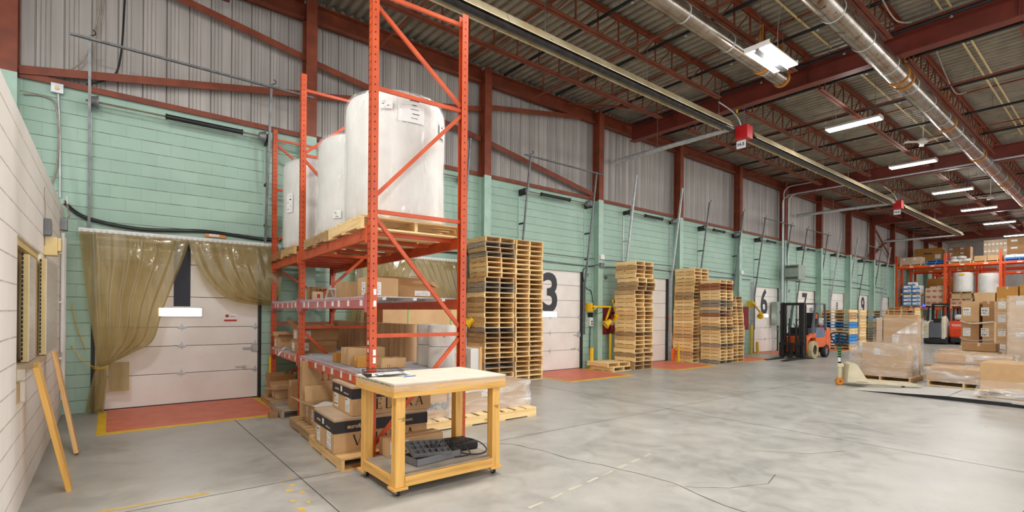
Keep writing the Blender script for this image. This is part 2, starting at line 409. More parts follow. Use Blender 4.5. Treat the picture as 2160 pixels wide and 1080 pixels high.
# ribbed metal siding above the blocks
def siding(x):
    k = (x * 1000) % 610
    return 0
b = MB(); xs = []; x = X0
pat = [(0, 0), (.1, 0), (.104, .03), (.112, .03), (.123, 0), (.16, 0), (.163, .012), (.169, .012), (.176, 0), (.215, 0), (.218, .012), (.224, .012), (.231, 0), (.27, 0), (.273, .012), (.279, .012), (.286, 0)]
while x < X1:
    for px, py in pat: xs.append((x + px, WY + .12 + py))
    x += .325
n = len(xs)
b._add([(p[0], p[1], 4.96) for p in xs] + [(p[0], p[1], 7.85) for p in xs], [(i, i + 1, n + i + 1, n + i) for i in range(n - 1)])
struct(b.build('trim_1', 'siding', fix=False))
# red steel angle capping the block wall, one length per bay
for i in range(len(COLX) - 1):
    a, c = COLX[i] + .1, COLX[i + 1] - .1
    struct(MB().bx(a, c, WY - .05, WY + .2, 5.0, 5.012).bx(a, c, WY - .06, WY - .045, 4.98, 5.07).build('wall_cap_angle', 'red'))
    zb = 7.27
    struct(MB().bx(a, c, WY - .14, WY + .02, zb, zb + .02).bx(a, c, WY - .02, WY + .0, zb, 7.62).bx(a, c, WY - .14, WY + .02, 7.6, 7.62).build('eave_beam', 'red'))
# steel columns, green up to the cap and red above
for x in COLX:
    b = MB()
    for z0, z1, m in ((0, 4.97, 1), (4.97, 7.62, 0)):
        b.bx(x - .1, x + .1, WY - .27, WY - .25, z0, z1, m); b.bx(x - .008, x + .008, WY - .25, WY - .02, z0, z1, m)
        b.bx(x - .1, x + .1, WY - .02, WY - .001, z0, z1, m)
    struct(b.build('column', ['red', 'colgreen']))
# long diagonal wall braces
def brace(p, q, y=WY - .1):
    struct(MB().bar((p[0], y, p[1]), (q[0], y, q[1]), .012, .12).bar((p[0], y + .05, p[1] + .055), (q[0], y + .05, q[1] + .055), .11, .012).build('wall_brace', 'red'))
brace((-1.0, 7.2), (2.95, 6.52)); brace((3.1, 6.48), (7.1, 5.88)); brace((7.3, 5.85), (11.25, 5.12))
brace((-1.05, 5.08), (2.95, 5.83), WY - .08); brace((3.1, 5.84), (7.1, 6.62), WY - .08); brace((7.3, 6.72), (11.1, 7.38), WY - .08)
brace((35.9, 7.2), (39.6, 5.4)); brace((35.9, 5.2), (39.6, 6.6), WY - .08)
brace((-5.2, 7.6), (-1.2, 7.25))

# cream block wall of the office on the left, with its serving hatch
LX = -.555
b = MB(); T = .2
b.bx(LX - T, LX, Y0, 5.42, 0, 3.15); b.bx(LX - T, LX, 7.12, WY, 0, 3.15)
b.bx(LX - T, LX, 5.42, 7.12, 2.19, 3.15); b.bx(LX - T, LX, 5.95, 7.12, 0, 1.1); b.bx(LX - T, LX, 5.42, 5.95, 0, .83)
struct(b.build('wall_left', 'wallwhite'))
w = sthing('window_1')
MB().bx(LX - T - .6, LX - T - .56, 5.2, 7.4, .7, 2.4).bx(LX - T - .6, LX - T, 5.2, 5.24, .7, 2.4).bx(LX - T - .6, LX - T, 7.3, 7.34, .7, 2.4).bx(LX - T - .6, LX - T, 5.2, 7.34, 2.36, 2.4).bx(LX - T - .6, LX - T, 5.2, 7.34, .7, .74).build('dark_room_box', 'black', w)  # added black box: the unlit room's darkness put into its colour
MB().bx(LX - T, LX - .02, 5.42, 7.12, 2.13, 2.19).bx(LX - T, LX - .02, 7.06, 7.12, 1.1, 2.13).bx(LX - .16, LX - .03, 5.42, 5.95, .83, 1.0).bx(LX - .14, LX - .05, 5.9, 5.95, 1.0, 1.14).build('window_frame', 'cream', w)
MB().bx(LX - T, LX + .05, 5.95, 7.12, 1.1, 1.14).build('window_sill', 'cardpink', w)
MB().bx(LX - .14, LX - .1, 6.22, 7.06, 1.14, 2.13).build('inner_panel', 'cream', w)
struct(MB().bx(X1, X1 + .2, Y0, WY + .3, 0, 7.9).build('wall_right', 'siding'))

# ------------------------------------------------------------------ roof
b = MB(); prof = []; x = X0
while x < X1:
    prof += [(x, 7.765), (x + .075, 7.765), (x + .1, 7.835), (x + .175, 7.835)]; x += .2
n = len(prof)
b._add([(p[0], Y0, p[1]) for p in prof] + [(p[0], WY + .3, p[1]) for p in prof], [(i, i + 1, n + i + 1, n + i) for i in range(n - 1)])
b.bx(X0, X1, Y0, WY + .3, 7.9, 7.95)
struct(b.build('ceiling', 'deck', fix=False))
for g in GIRX:
    b = MB(); y0, y1 = Y0, WY - .15
    b.bx(g - .012, g + .012, y0, y1, 7.07, 7.58); b.bx(g - .12, g + .12, y0, y1, 7.05, 7.075); b.bx(g - .12, g + .12, y0, y1, 7.575, 7.6)
    for yy in (8.52, 4.96, 1.4):
        b.bx(g - .11, g + .11, yy - .006, yy + .006, 7.07, 7.58)
    struct(b.build('girder', 'girder'))
def joist(xa, xb, y):
    b = MB(); zt, zb = 7.72, 7.15
    for s in (-1, 1):
        b.bx(xa + .05, xb - .05, y + s * .014 - (.065 if s < 0 else 0), y + s * .014 + (.065 if s > 0 else 0), zt, zt + .01)
        b.bx(xa + .05, xb - .05, y + s * .012 - .004, y + s * .012 + .004, zt - .065, zt)
        b.bx(xa + .65, xb - .75, y + s * .014 - (.065 if s < 0 else 0), y + s * .014 + (.065 if s > 0 else 0), zb, zb + .01)
        b.bx(xa + .65, xb - .75, y + s * .012 - .004, y + s * .012 + .004, zb, zb + .065)
    x = xa + 1.0
    while x < xb - .9:
        b.bar((x, y, zb), (x, y, zt), .028, .028); b.bar((x, y, zt), (x - .55, y, zb + .02), .022, .022); x += .63
    b.bar((xa + .45, y, zt), (xa + .7, y, zb), .02, .02); b.bar((xb - .55, y, zt), (xb - .8, y, zb), .02, .02)
    b.bx(xa, xa + .2, y - .05, y + .05, 7.6, 7.72); b.bx(xb - .2, xb, y - .05, y + .05, 7.6, 7.72)
    struct(b.build('roof_joist', 'red'))
for i in range(1, 5):
    for k, y in enumerate((8.52, 6.77, 4.96, 3.19, 1.4)): joist(GIRX[i], GIRX[i + 1], y)
    for dx_, z in ((2.9, 7.19), (5.2, 7.68), (7.05, 7.19), (9.4, 7.68)):
        struct(MB().bar((GIRX[i] + dx_, .2, z), (GIRX[i] + dx_, WY - .1, z), .045, .03).build('joist_bridging', 'red'))
    struct(MB().bar((GIRX[i] + 1.5, 8.52, 7.62), (GIRX[i] + .3, WY - .1, 7.6), .05, .05).build('eave_strut', 'red'))
    struct(MB().bar((GIRX[i] + 6.2, 8.52, 7.17), (GIRX[i] + 7.6, WY - .1, 7.55), .05, .05).build('eave_strut', 'red'))
    struct(MB().bar((GIRX[i] + 9.6, 8.52, 7.17), (GIRX[i] + 8.6, WY - .1, 7.55), .05, .05).build('eave_strut', 'red'))
# black sprinkler mains running across the bays
k = 0
for i, offs in ((1, (6.0, 7.75, 9.6, 11.05)), (2, (1.1, 3.7, 6.2, 8.7)), (3, (1.2, 4.4, 8.0)), (4, (2.0, 6.0))):
    for o_ in offs:
        x = GIRX[i] + o_; k += 1
        b = MB().tube([(x, -6, 7.42), (x, WY - .5, 7.42)], .034, 10)
        o = b.build('sprinkler_pipe', 'blackpipe')
        for yy in (2.3, 4.1, 5.9, 7.7):
            MB().cyl((x, yy, 7.42), (x, yy, 7.36), .012, 6).lathe([(0, 0), (.03, 0), (.03, .006), (0, .006)], (x, yy, 7.352), 8).build('sprinkler_head', 'galv', o); MB().cyl((x, yy + .3, 7.45), (x, yy + .3, 7.76), .006, 5).build('pipe_hanger', 'galvd', o)
        tag(o, 'black sprinkler pipe across the ceiling, %s from the near end of the hall' % nth(k), 'pipe', 'ceiling sprinkler pipes')

# ------------------------------------------------------------------ dock doors
def door(i):
    c = DOORC[i]; x0, x1 = c - DW, c + DW; d = sthing('door_%d' % (i + 1)); Y = WY + .07
    zs = [0, .53, 1.0, 1.32, 1.84, 2.4, DH] if i == 0 else [0, .56, 1.06, 1.5, 1.98, 2.42, DH]
    wz, wx = (1.58, (.65, 1.27)) if i == 0 else (1.58, (c - .32, c + .22))
    for k in range(len(zs) - 1):
        MB().bx(x0 + .02, x1 - .02, Y, Y + .05, zs[k] + .004, zs[k + 1] - .004).build('door_panel', 'doorwhite', d, bevel=.006)
    MB().bx(x0, x0 + .05, WY - .005, Y + .06, 0, DH).bx(x1 - .05, x1, WY - .005, Y + .06, 0, DH).bx(x0, x1, Y + .05, Y + .08, 0, DH).bx(x0, x1, Y - .01, Y + .03, 0, .02).build('door_seal', 'black', d)
    if i in (0, 2, 5, 4, 8, 6):
        f = MB().bx(wx[0] - .025, wx[1] + .025, Y - .012, Y + .01, wz - .095, wz + .095).build('window_light', 'white', d, bevel=.008)
        MB().bx(wx[0], wx[1], Y - .016, Y + .0, wz - .07, wz + .07).build('pane', 'daywindow', f, bevel=.02)
    hx = [c - .02, x1 - .09] + ([x0 + .09] if i else [])
    if i in (0, 2, 5):
        for hz in zs[1:4]:
            for q in hx:
                h = MB().prism([(q - .03, hz), (q, hz + .075), (q + .03, hz), (q, hz - .075)], Y - .006, Y, 'xz')
                h.bx(q - .06, q + .06, Y - .02, Y - .004, hz - .014, hz + .014)
                h.build('hinge', 'galv', d)
        h = MB().bx(x1 - .42, x1 - .3, Y - .02, Y, .58, .6).bx(x1 - .3, x1 - .26, Y - .05, Y, .57, .61); h.build('lift_handle', 'galv', d)
        MB().bx(x1 - .3, x1 - .06, Y - .03, Y - .004, zs[2] - .09, zs[2] - .06).bx(x1 - .16, x1 - .05, Y - .035, Y - .002, zs[2] - .13, zs[2] - .02).build('slide_bolt', 'galv', d)
    return d
doors = [door(i) for i in range(10)]
Yd = WY + .066
for i, s, x, z, sz, sx in ((2, '3', 9.62, 2.13, 1.5, .92), (5, '6', 22.38, 2.13, 1.5, .9), (6, '7', 26.6, 2.1, 1.5, .8), (7, '8', 30.85, 2.12, .55, .9), (8, '9', 34.9, 2.12, 1.5, .8)):
    text('door_number', s, sz * 1.0, 'charcoal', doors[i], (x, Yd, z), FRONT, .035 if sz > 1 else .01, sx)
MB().bx(.86, 1.1, Yd - .004, Yd, 1.68, 2.8).build('door_number', 'navy', doors[0])
o = MB().bx(1.62, 1.82, Yd - .003, Yd, 1.42, 1.56).bx(1.62, 1.82, Yd - .005, Yd, 1.42, 1.45, 1).bx(1.64, 1.69, Yd - .005, Yd, 1.49, 1.54, 1).bx(1.71, 1.8, Yd - .005, Yd, 1.5, 1.51, 1).build('warning_sticker', ['paper', 'redink'], doors[0])

# red dock plates let into the floor
for i, c in enumerate(DOORC):
    x0, x1 = (-.02, 2.08) if i == 0 else (c - 1.1, c + 1.05)
    t = thing('dock_plate', {0: 'red dock plate with yellow edge in front of the near curtained door', 2: 'red dock plate with yellow edge in front of door 3', 5: 'red dock plate in front of door 6'}.get(i, 'red dock plate in front of the %s dock door from the left' % nth(i + 1)), 'dock plate', (0, 0, 0), 0, 'dock plates')
    MB().bx(x0, x1, 8.45, WY + .05, .0, .008).build('plate', 'plate', t)
    MB().bx(x0 - .1, x1 + .1, 8.34, 8.45, .0, .006).bx(x0 - .1, x0, 8.45, WY, 0, .006).bx(x1, x1 + .1, 8.45, WY, 0, .006).build('edge_stripe', 'yellow', t)

# vertical-lift tracks leaning away from the wall, struts and torsion springs
NAMES = ['the near curtained door', 'the curtained door behind the rack', 'door 3', 'the dock door right of door 3', 'the door behind the pallet trio', 'door 6', 'door 7', 'the dock door beyond door 7', 'door 9', 'the farthest dock door']
for i, c in enumerate(DOORC):
    silver = i in (3, 7, 9); m = 'galv' if silver else 'galvd'
    ztop = 5.9 if silver else 5.68
    for sd, s in (('left', -1), ('right', 1)):
        if i == 9 and s > 0: continue
        x = c + s * (DW + .03)
        t = thing('door_track', '%s leaning door track at the %s side of %s' % ('silver' if silver else 'grey', sd, NAMES[i]), 'door track', (x, 0, 0), 0, 'leaning door tracks')
        yt = WY - .04 - .13 * (ztop - 2.4)
        b = MB().bar((0, WY - .04, 1.0 if i else 2.3), (0, WY - .04, 2.4), .05, .03, 0, (1, 0, 0)).bar((0, WY - .04, 2.4), (0, yt, ztop), .06 if silver else .045, .05 if silver else .035, 0, (1, 0, 0))
        b.build('rail', m, t)
        MB().bx(-s * .0 - .02, .02, WY - .02, WY - .002, 2.4, 4.7).build('wall_angle', 'colgreen' if i != 3 else 'galv', t)
        for z in (3.2, 3.95, 4.7) if not silver else (3.9,):
            y = WY - .04 - .13 * (z - 2.4); MB().bx(-.015, .015, y, WY - .005, z - .02, z + .02).build('bracket', 'dark' if not silver else 'galv', t)
        if not silver:
            MB().tube([(0, yt, ztop)] + [(-s * .0 + .07 * math.sin(a), yt - .02, ztop + .05 - .05 * math.cos(a)) for a in (0.6, 1.2, 1.9, 2.6)], .008, 6).build('stop_hook', 'dark', t)
    if not silver and i not in (1, 4):
        yt = WY - .04 - .13 * (ztop - 2.4) - .04
        o = MB().bar((c - DW - .25, yt, ztop - .06), (c + DW + (.75 if i == 0 else .25), yt, ztop - .06), .05, .03).build('track_strut', 'galvd')
        tag(o, 'grey horizontal strut joining the track tops of %s' % NAMES[i], 'strut', 'track struts')
    t = thing('spring_shaft', 'torsion spring shaft with cable drums above %s' % NAMES[i], 'spring shaft', (c, WY - .2, 4.8), 0, 'torsion spring shafts')
    MB().cyl((-DW - .08, 0, 0), (DW + .08, 0, 0), .014, 8).build('shaft', 'shaft', t)
    for s in (-1, 1):
        MB().lathe([(.015, -.08), (.07, -.07), (.085, .0), (.1, .02), (.1, .035), (.015, .035)], (s * (DW - .04), 0, 0), 16, 0, 0).build('cable_drum', 'galvd', t)
        MB().bx(s * (DW + .03) - .012, s * (DW + .03) + .012, -.06, .195, -.07, .05).build('end_bracket', 'dark', t)
    q = {0: (-.3, .85), 2: (-.65, .45), 3: (-.4, .55)}.get(i, (-.5, .3))
    MB().lathe([(.02, q[0]), (.055, q[0] + .01), (.042, q[0] + .03), (.042, q[1] - .03), (.055, q[1] - .01), (.02, q[1])], (0, 0, 0), 14, 0, 0).build('spring', 'black' if i % 2 == 0 else 'dark', t)
# ------------------------------------------------------------------ shared builders
def catm(pts, t):
    n = len(pts) - 1; k = min(int(t * n), n - 1); f = t * n - k
    P = [Vector(pts[max(0, min(n, k + j))]) for j in (-1, 0, 1, 2)]
    return .5 * ((2 * P[1]) + (P[2] - P[0]) * f + (2 * P[0] - 5 * P[1] + 4 * P[2] - P[3]) * f * f + (3 * P[1] - P[0] - 3 * P[2] + P[3]) * f ** 3)

def ship_label(parent, face, dims, c, size, seed=0, name='shipping_label', style=0):
    """paper label with printed bars on a face of a box (F -y, L -x, B +y, R +x, T top)"""
    w, d, h = dims; rr = random.Random(seed); lw, lh = size; e = .0015
    b = MB(); b.bx(-lw / 2, lw / 2, -e, e, -lh / 2, lh / 2, 0)
    y = lh / 2 - .12 * lh
    while y > -lh / 2 + .1 * lh:
        hh = lh * rr.choice([.02, .02, .03, .09 if style == 0 and rr.random() < .5 else .02])
        x = -lw * .42
        while x < lw * .3:
            ww = lw * rr.uniform(.08, .4)
            if rr.random() < .75: b.bx(x, min(x + ww, lw * .42), -e * 1.6, 0, y - hh, y, 1)
            x += ww + lw * .06
        y -= hh + lh * .09
    o = b.build(name, ['paper', 'ink'], parent)
    u, v = c
    if face == 'F': o.location = (u, -d / 2 - .001, v)
    elif face == 'B': o.location = (u, d / 2 + .001, v); o.rotation_euler = (0, 0, PI)
    elif face == 'L': o.location = (-w / 2 - .001, u, v); o.rotation_euler = (0, 0, -PI / 2)
    elif face == 'R': o.location = (w / 2 + .001, u, v); o.rotation_euler = (0, 0, PI / 2)
    elif face == 'T': o.location = (u, v, h + .001); o.rotation_euler = (-PI / 2, 0, 0)
    return o

def carton(label, dims, loc, rz=0.0, mat='card', labels=(), tape='x', flaps=None, group='cardboard boxes on the near rack', cat='box', name='cardboard_box', seed=0):
    """cardboard box, origin at the middle of its base; flaps = dict of side -> opening angle in degrees (open top)"""
    w, d, h = dims
    if not label: label = ''
    t = thing(name, label, cat, loc, rz, group); b = MB(); k = .006
    if flaps is None:
        b.bx(-w / 2, w / 2, -d / 2, d / 2, 0, h).build('carton', mat, t, bevel=min(.006, h * .05))
        if tape:
            q = MB(); s = .025
            if tape == 'x':
                q.bx(-w / 2 - .0012, w / 2 + .0012, -s, s, h - .001, h + .0015)
                for e in (-1, 1): q.bx(e * w / 2 - .0015, e * w / 2 + .0015, -s, s, h - min(.08, h * .4), h)
            else:
                q.bx(-s, s, -d / 2 - .0012, d / 2 + .0012, h - .001, h + .0015)
                for e in (-1, 1): q.bx(-s, s, e * d / 2 - .0015, e * d / 2 + .0015, h - min(.08, h * .4), h)
            q.build('tape', 'tape', t)
    else:
        b.bx(-w / 2, w / 2, -d / 2, -d / 2 + k, 0, h).bx(-w / 2, w / 2, d / 2 - k, d / 2, 0, h).bx(-w / 2, -w / 2 + k, -d / 2, d / 2, 0, h).bx(w / 2 - k, w / 2, -d / 2, d / 2, 0, h).bx(-w / 2, w / 2, -d / 2, d / 2, 0, k)
        b.build('carton', mat, t)
        for s, a in flaps.items():
            a = math.radians(a); L = min(w, d) * .48; q = MB()
            if s in 'FB':
                g = -1 if s == 'F' else 1; q.bx(-w / 2, w / 2, 0, L, -k / 2, k / 2)
                o = q.build('flap', mat, t); o.location = (0, g * d / 2, h); o.rotation_euler = (a, 0, 0 if g > 0 else PI)
            else:
                g = -1 if s == 'L' else 1; q.bx(-d / 2, d / 2, 0, L, -k / 2, k / 2)
                o = q.build('flap', mat, t); o.location = (g * w / 2, 0, h); o.rotation_euler = (a, 0, PI / 2 if g < 0 else -PI / 2)
    for i, (f, c, s) in enumerate(labels): ship_label(t, f, dims, c, s, seed * 13 + i)
    return t

PAL = {}
def pallet_meshes(w, l, h, tone, top=7, bot=3, blocks=False, inset=0.0):
    """w across the stringers, l along them (y)"""
    k = (w, l, h, tone, top, bot, blocks)
    if k in PAL: return PAL[k]
    my, mx = tone, (tone + 'x' if tone + 'x' in M else tone)
    rr = random.Random(len(PAL)); bt = .012 if h < .122 else .018; ms = []
    for s in (-1, 0, 1):
        x = s * (w / 2 - .02)
        b = MB()
        if blocks:
            for yy in (-l / 2 + .06, 0, l / 2 - .06): b.bx(x - .045 * (s == 0) - (0 if s < 0 else .07 * (s > 0)), x + .045 * (s == 0) + (.07 if s < 0 else 0), yy - .06, yy + .06, bt, h - bt)
            b.bx(x - .045, x + .045, -l / 2, l / 2, h - bt * 1.9, h - bt)
        else:
            b.bx(x - .018, x + .018, -l / 2, l / 2, bt, h - bt)
        ms.append(('stringer', b.mesh('stringer', my)))
    def boards(n, z0, z1, edge):
        b = MB(); bw = l * (.72 if n > 4 else .36) / n
        for i in range(n):
            y = -l / 2 + bw * edge / 2 + (l - bw * edge) * i / (n - 1) + (rr.uniform(-.008, .008) if 0 < i < n - 1 else 0)
            ww = bw * (edge if i in (0, n - 1) else 1)
            b.bx(-w / 2 + rr.uniform(0, .006), w / 2 - rr.uniform(0, .006), y - ww / 2, y + ww / 2, z0, z1)
        return b
    ms.append(('top_deck', boards(top, h - bt, h, 1.25).mesh('top_deck', mx)))
    ms.append(('bottom_deck', boards(bot, 0, bt, 1.0).mesh('bottom_deck', mx)))
    PAL[k] = ms; return ms
def pallet(label, loc, rz=0.0, w=1.0, l=1.2, h=.13, tone='pine', group='wooden pallets', blocks=False, top=7, bot=3, name='wooden_pallet'):
    t = thing(name, label, 'pallet', loc, rz, group)
    for nm, me in pallet_meshes(w, l, h, tone, top, bot, blocks):
        o = bpy.data.objects.new(nm, me); COL.objects.link(o); o.parent = t
    return t

# ------------------------------------------------------------------ strip curtains
def drape(name, Lp, Rp, y, amp, pl, parent, nv=40, skew=0.0, bulge=.1, ph=0.0):
    def fn(u, v):
        a, c = catm(Lp, v), catm(Rp, v); p = a.lerp(c, u)
        s = (u * pl + ph) % 1.0; saw = (s if s < .82 else (1 - s) / .18 * .82)
        pinch = .6 + .7 * v
        yy = y - amp * pinch * saw - bulge * math.sin(PI * min(1, v * 1.02)) * (.4 + .6 * u) - .02 * math.sin(u * 9 + v * 5)
        return (p.x, yy - (p.z if len(p) > 2 and False else 0), p.y)
    o = MB().grid(fn, pl * 11, nv).build(name, 'vinyl', parent, fix=False); return o
def P2(l): return [(x, z, 0) for x, z in l]
def curtain(label, x0, x1, mid, left, right, tail=None, y=10.08):
    t = thing('strip_curtain', label, 'strip curtain', (0, 0, 0), 0, 'amber strip curtains')
    b = MB().bx(x0, x1, y + .01, y + .05, 2.78, 2.86).bx(x0, x1, y - .012, y + .01, 2.8, 2.845)
    r = b.build('hanging_rail', 'white', t)
    h = MB(); x = x0 + .04
    while x < x1: h.lathe([(.0, 0), (.016, 0), (.016, .012), (0, .014)], (x, y - .012 - .014, 2.82), 10, 0, 1); x += .075
    h.build('rivets', 'galv', r)
    if left: drape('vinyl_panel', P2(left[0]), P2(left[1]), y - .02, .035, left[2], t, bulge=left[3])
    if right: drape('vinyl_panel', P2(right[0]), P2(right[1]), y - .02, .035, right[2], t, bulge=right[3], ph=.4)
    if tail: drape('vinyl_tail', P2(tail[0]), P2(tail[1]), y - .04, .09, 3, t, 16, bulge=.03)
    return t
c1 = curtain('amber vinyl strip curtain at the near dock door, tied back with a yellow chain', -.37, 2.5, 1.04,
    ([(-.36, 2.79), (-.31, 2.2), (-.24, 1.6), (-.17, 1.05), (-.15, .74)], [(1.05, 2.79), (.98, 2.5), (.7, 1.65), (.56, 1.12), (.3, .93), (-.03, .74)], 7, .07),
    ([(1.03, 2.79), (1.14, 2.4), (1.36, 2.05), (1.72, 1.78), (2.42, 1.7)], [(2.47, 2.79), (2.5, 2.5), (2.5, 2.2), (2.48, 2.0), (2.46, 1.84)], 6, .1),
    ([(-.15, .76), (-.2, .5), (-.27, .05)], [(-.04, .76), (-.02, .5), (-.05, .03)]))
MB().grid(lambda u, v: (.0 + .26 * u, 10.14 + .01 * math.sin(u * 6), .78 - .46 * v), 6, 6).build('loose_strip', 'vinyl', c1, fix=False)
curtain('amber vinyl strip curtain at the dock door behind the orange rack', 3.95, 6.6, 5.2,
    ([(3.96, 2.79), (3.9, 2.2), (3.85, 1.6), (3.85, .9)], [(5.3, 2.79), (5.0, 2.2), (4.5, 1.5), (4.1, .9)], 8, .08),
    ([(5.2, 2.79), (5.6, 2.2), (6.1, 1.6), (6.45, 1.0)], [(6.58, 2.79), (6.6, 2.2), (6.66, 1.6), (6.68, 1.0)], 8, .08),
    None)
# chain links that tie the near curtain back
def chain(pts, parent, name, r=.012):
    b = MB(); n = int(sum((Vector(pts[i + 1]) - Vector(pts[i])).length for i in range(len(pts) - 1)) / (r * 2.6))
    for i in range(n):
        p, q = catm(pts, i / n), catm(pts, min(1, (i + 1.25) / n)); d = (q - p).normalized(); s = d.cross(Vector((0, 0, 1))).normalized()
        if i % 2: s = d.cross(s).normalized()
        m = (p + q) / 2; hl = (q - p).length / 2
        b.tube([m + d * (hl * math.cos(a)) + s * (r * .62 * math.sin(a)) for a in [k * PI / 4 for k in range(8)]], r * .22, 5, 0, False, True)
    return b.build(name, 'yellow', parent)
t = thing('tie_chain', 'yellow chain wrapped round the gathered left curtain', 'chain', (0, 0, 0))
chain([(-.45, WY - .01, 1.06), (-.33, 10.12, .86), (-.2, 10.0, .75), (-.08, 9.9, .73), (.0, 9.95, .75)], t, 'chain')
chain([(-.2, 10.02, .72), (-.12, 9.9, .71), (-.02, 9.92, .72)], t, 'chain')
t = thing('tie_chain', 'yellow chain hanging on the green wall left of the curtain', 'chain', (0, 0, 0))
chain([(-.45, WY - .02, 1.72), (-.4, WY - .03, 1.4), (-.33, WY - .04, 1.15), (-.28, WY - .05, 1.0)], t, 'chain')
tag(MB().bx(1.3, 1.62, WY - .03, WY - .001, 2.9, 2.97).bx(1.36, 1.52, WY - .034, WY - .03, 2.915, 2.955, 1).build('wall_marker', ['brass', 'white']), 'small orange and white marker on the wall above the near curtain', 'marker')

# ------------------------------------------------------------------ near pallet rack (rotated a little from the wall)
RZ = math.radians(-3.0); RA = Vector((2.105, 4.93, 0)); RDX = Vector((math.cos(RZ), math.sin(RZ), 0)); RDY = Vector((-math.sin(RZ), math.cos(RZ), 0))
def R3(s, t, z=0.0): return RA + RDX * s + RDY * t + Vector((0, 0, z))
DEP = 1.055; TF = (0.0, 2.96, 5.08); LEV = (.89, 1.71, 2.42)
rack = thing('pallet_rack', 'tall orange pallet rack of two bays holding white foam rolls', 'pallet rack', RA, RZ)
def post(parent, s, t, side, h=5.02, mat='orange', w=.078):
    """channel upright, open towards the inside of its frame, with punched holes"""
    b = MB(); k = .004; x0 = s - w / 2; x1 = s + w / 2
    wx = x0 if side < 0 else x1
    b.bx(min(wx, wx - side * k), max(wx, wx - side * k), t - w / 2, t + w / 2, 0, h)
    b.bx(x0, x1, t - w / 2, t - w / 2 + k, 0, h); b.bx(x0, x1, t + w / 2 - k, t + w / 2, 0, h)
    b.bx(x0 - .02, x1 + .02, t - w / 2 - .02, t + w / 2 + .02, 0, .008)
    z = .12
    while z < h - .04:
        b.bx(s - .006, s + .006, t - w / 2 - .0012, t - w / 2, z, z + .014, 1)
        for o in (-.018, .018): b.bx(wx + (side * .0012 if side > 0 else -.0012), wx, t + o - .006, t + o + .006, z, z + .016, 1)
        z += .0762
    return b.build('upright_post', [mat, 'hole'], parent)
def upright(parent, t, h, levels, mat='orange'):
    f = bpy.data.objects.new('upright_frame', None); COL.objects.link(f); f.parent = parent
    post(f, 0, t, -1, h, mat); post(f, DEP, t, 1, h, mat)
    for (za, zb) in levels:
        b = MB(); b.bar((.035, t, za), (DEP - .035, t, zb), .03, .04); b.build('brace', mat, f)
    return f
upright(rack, TF[0], 5.02, [(4.9, 4.9), (4.76, 3.97), (3.92, 3.92), (2.82, 3.86), (2.65, 2.65), (2.58, 1.46), (1.37, 1.37), (.25, 1.32), (.15, .15)])
upright(rack, TF[1], 5.17, [(4.94, 4.94), (4.0, 4.86), (3.96, 3.96), (3.88, 2.9), (2.65, 2.65), (1.62, 2.55), (1.37, 1.37), (1.3, .3), (.15, .15)])
upright(rack, TF[2], 4.95, [(4.77, 4.77), (4.68, 3.95), (3.85, 3.85), (2.9, 3.78), (2.6, 2.6), (2.4, 1.8), (1.38, 1.38), (.35, .8), (.15, .15)])
for bi in (0, 1):
    ta, tb = TF[bi] + .04, TF[bi + 1] - .04
    for li, z in enumerate(LEV):
        for s, sd in ((-.02, 'front'), (DEP + .02, 'back')):
            m = 'purple' if (li == 1 and sd == 'front') else 'orange'
            b = MB().bx(s - .022, s + .022, ta, tb, z - .06, z + .06)
            for tt in (ta, tb):
                b.bx(s - .03, s + .03, tt - .004 - (.05 if tt == tb else 0), tt + .004 + (.05 if tt == ta else 0), z - .1, z + .1)
            o = b.build('beam', m, rack, bevel=.004)
            if sd == 'front' and li < 2:
                tt = ta + .12; rr = random.Random(bi * 7 + li)
                while tt < tb - .1:
                    hh = rr.uniform(.03, .045); MB().bx(-.0445, -.042, tt, tt + rr.uniform(.05, .09), z - hh, z + hh * .9).build('shelf_label', 'paper', o); tt += rr.uniform(.22, .5)
        if li < 2:
            # wire decks, two per bay and level
            n = 2 if bi == 0 else 1; L = (tb - ta) / n
            for k in range(n):
                a, e = ta + k * L + .01, ta + (k + 1) * L - .01; b = MB(); zt = z + .062
                x = -.03
                while x <= DEP + .03: b.bar((x, a, zt), (x, e, zt), .004, .004); x += .06
                y = a
                while y <= e + .001:
                    b.bar((-.045, y, zt + .004), (DEP + .045, y, zt + .004), .004, .004)
                    b.bar((-.045, y, zt + .004), (-.045, y, zt - .03), .004, .004); y += .05
                for x in (.15, .5, .85): b.bx(x - .02, x + .02, a, e, zt - .03, zt - .002)
                b.bar((-.045, a, zt - .028), (-.045, e, zt - .028), .004, .004)
                b.build('wire_deck', 'mesh', rack)
        else:
            for k in range(5):
                tt = ta + .2 + (tb - ta - .4) * k / 4
                MB().bx(-.03, DEP + .03, tt - .025, tt + .025, z + .02, z + .062).bx(-.047, -.042, tt - .025, tt + .025, z - .02, z + .062).build('pallet_support', 'orange', rack)
for z in (1.3, 1.22): MB().bx(-.041, -.0405, -.028, .006, z - .02, z + .02).build('capacity_label', 'paper', rack)
for z in (1.82, 1.7): MB().bx(.0, .03, -.0405, -.04, z - .03, z + .03).build('capacity_label', 'paper', rack)
for z in (1.2, 1.12): MB().bx(.0, .03, -.0405, -.04, z - .03, z + .03).build('capacity_label', 'paper', rack)

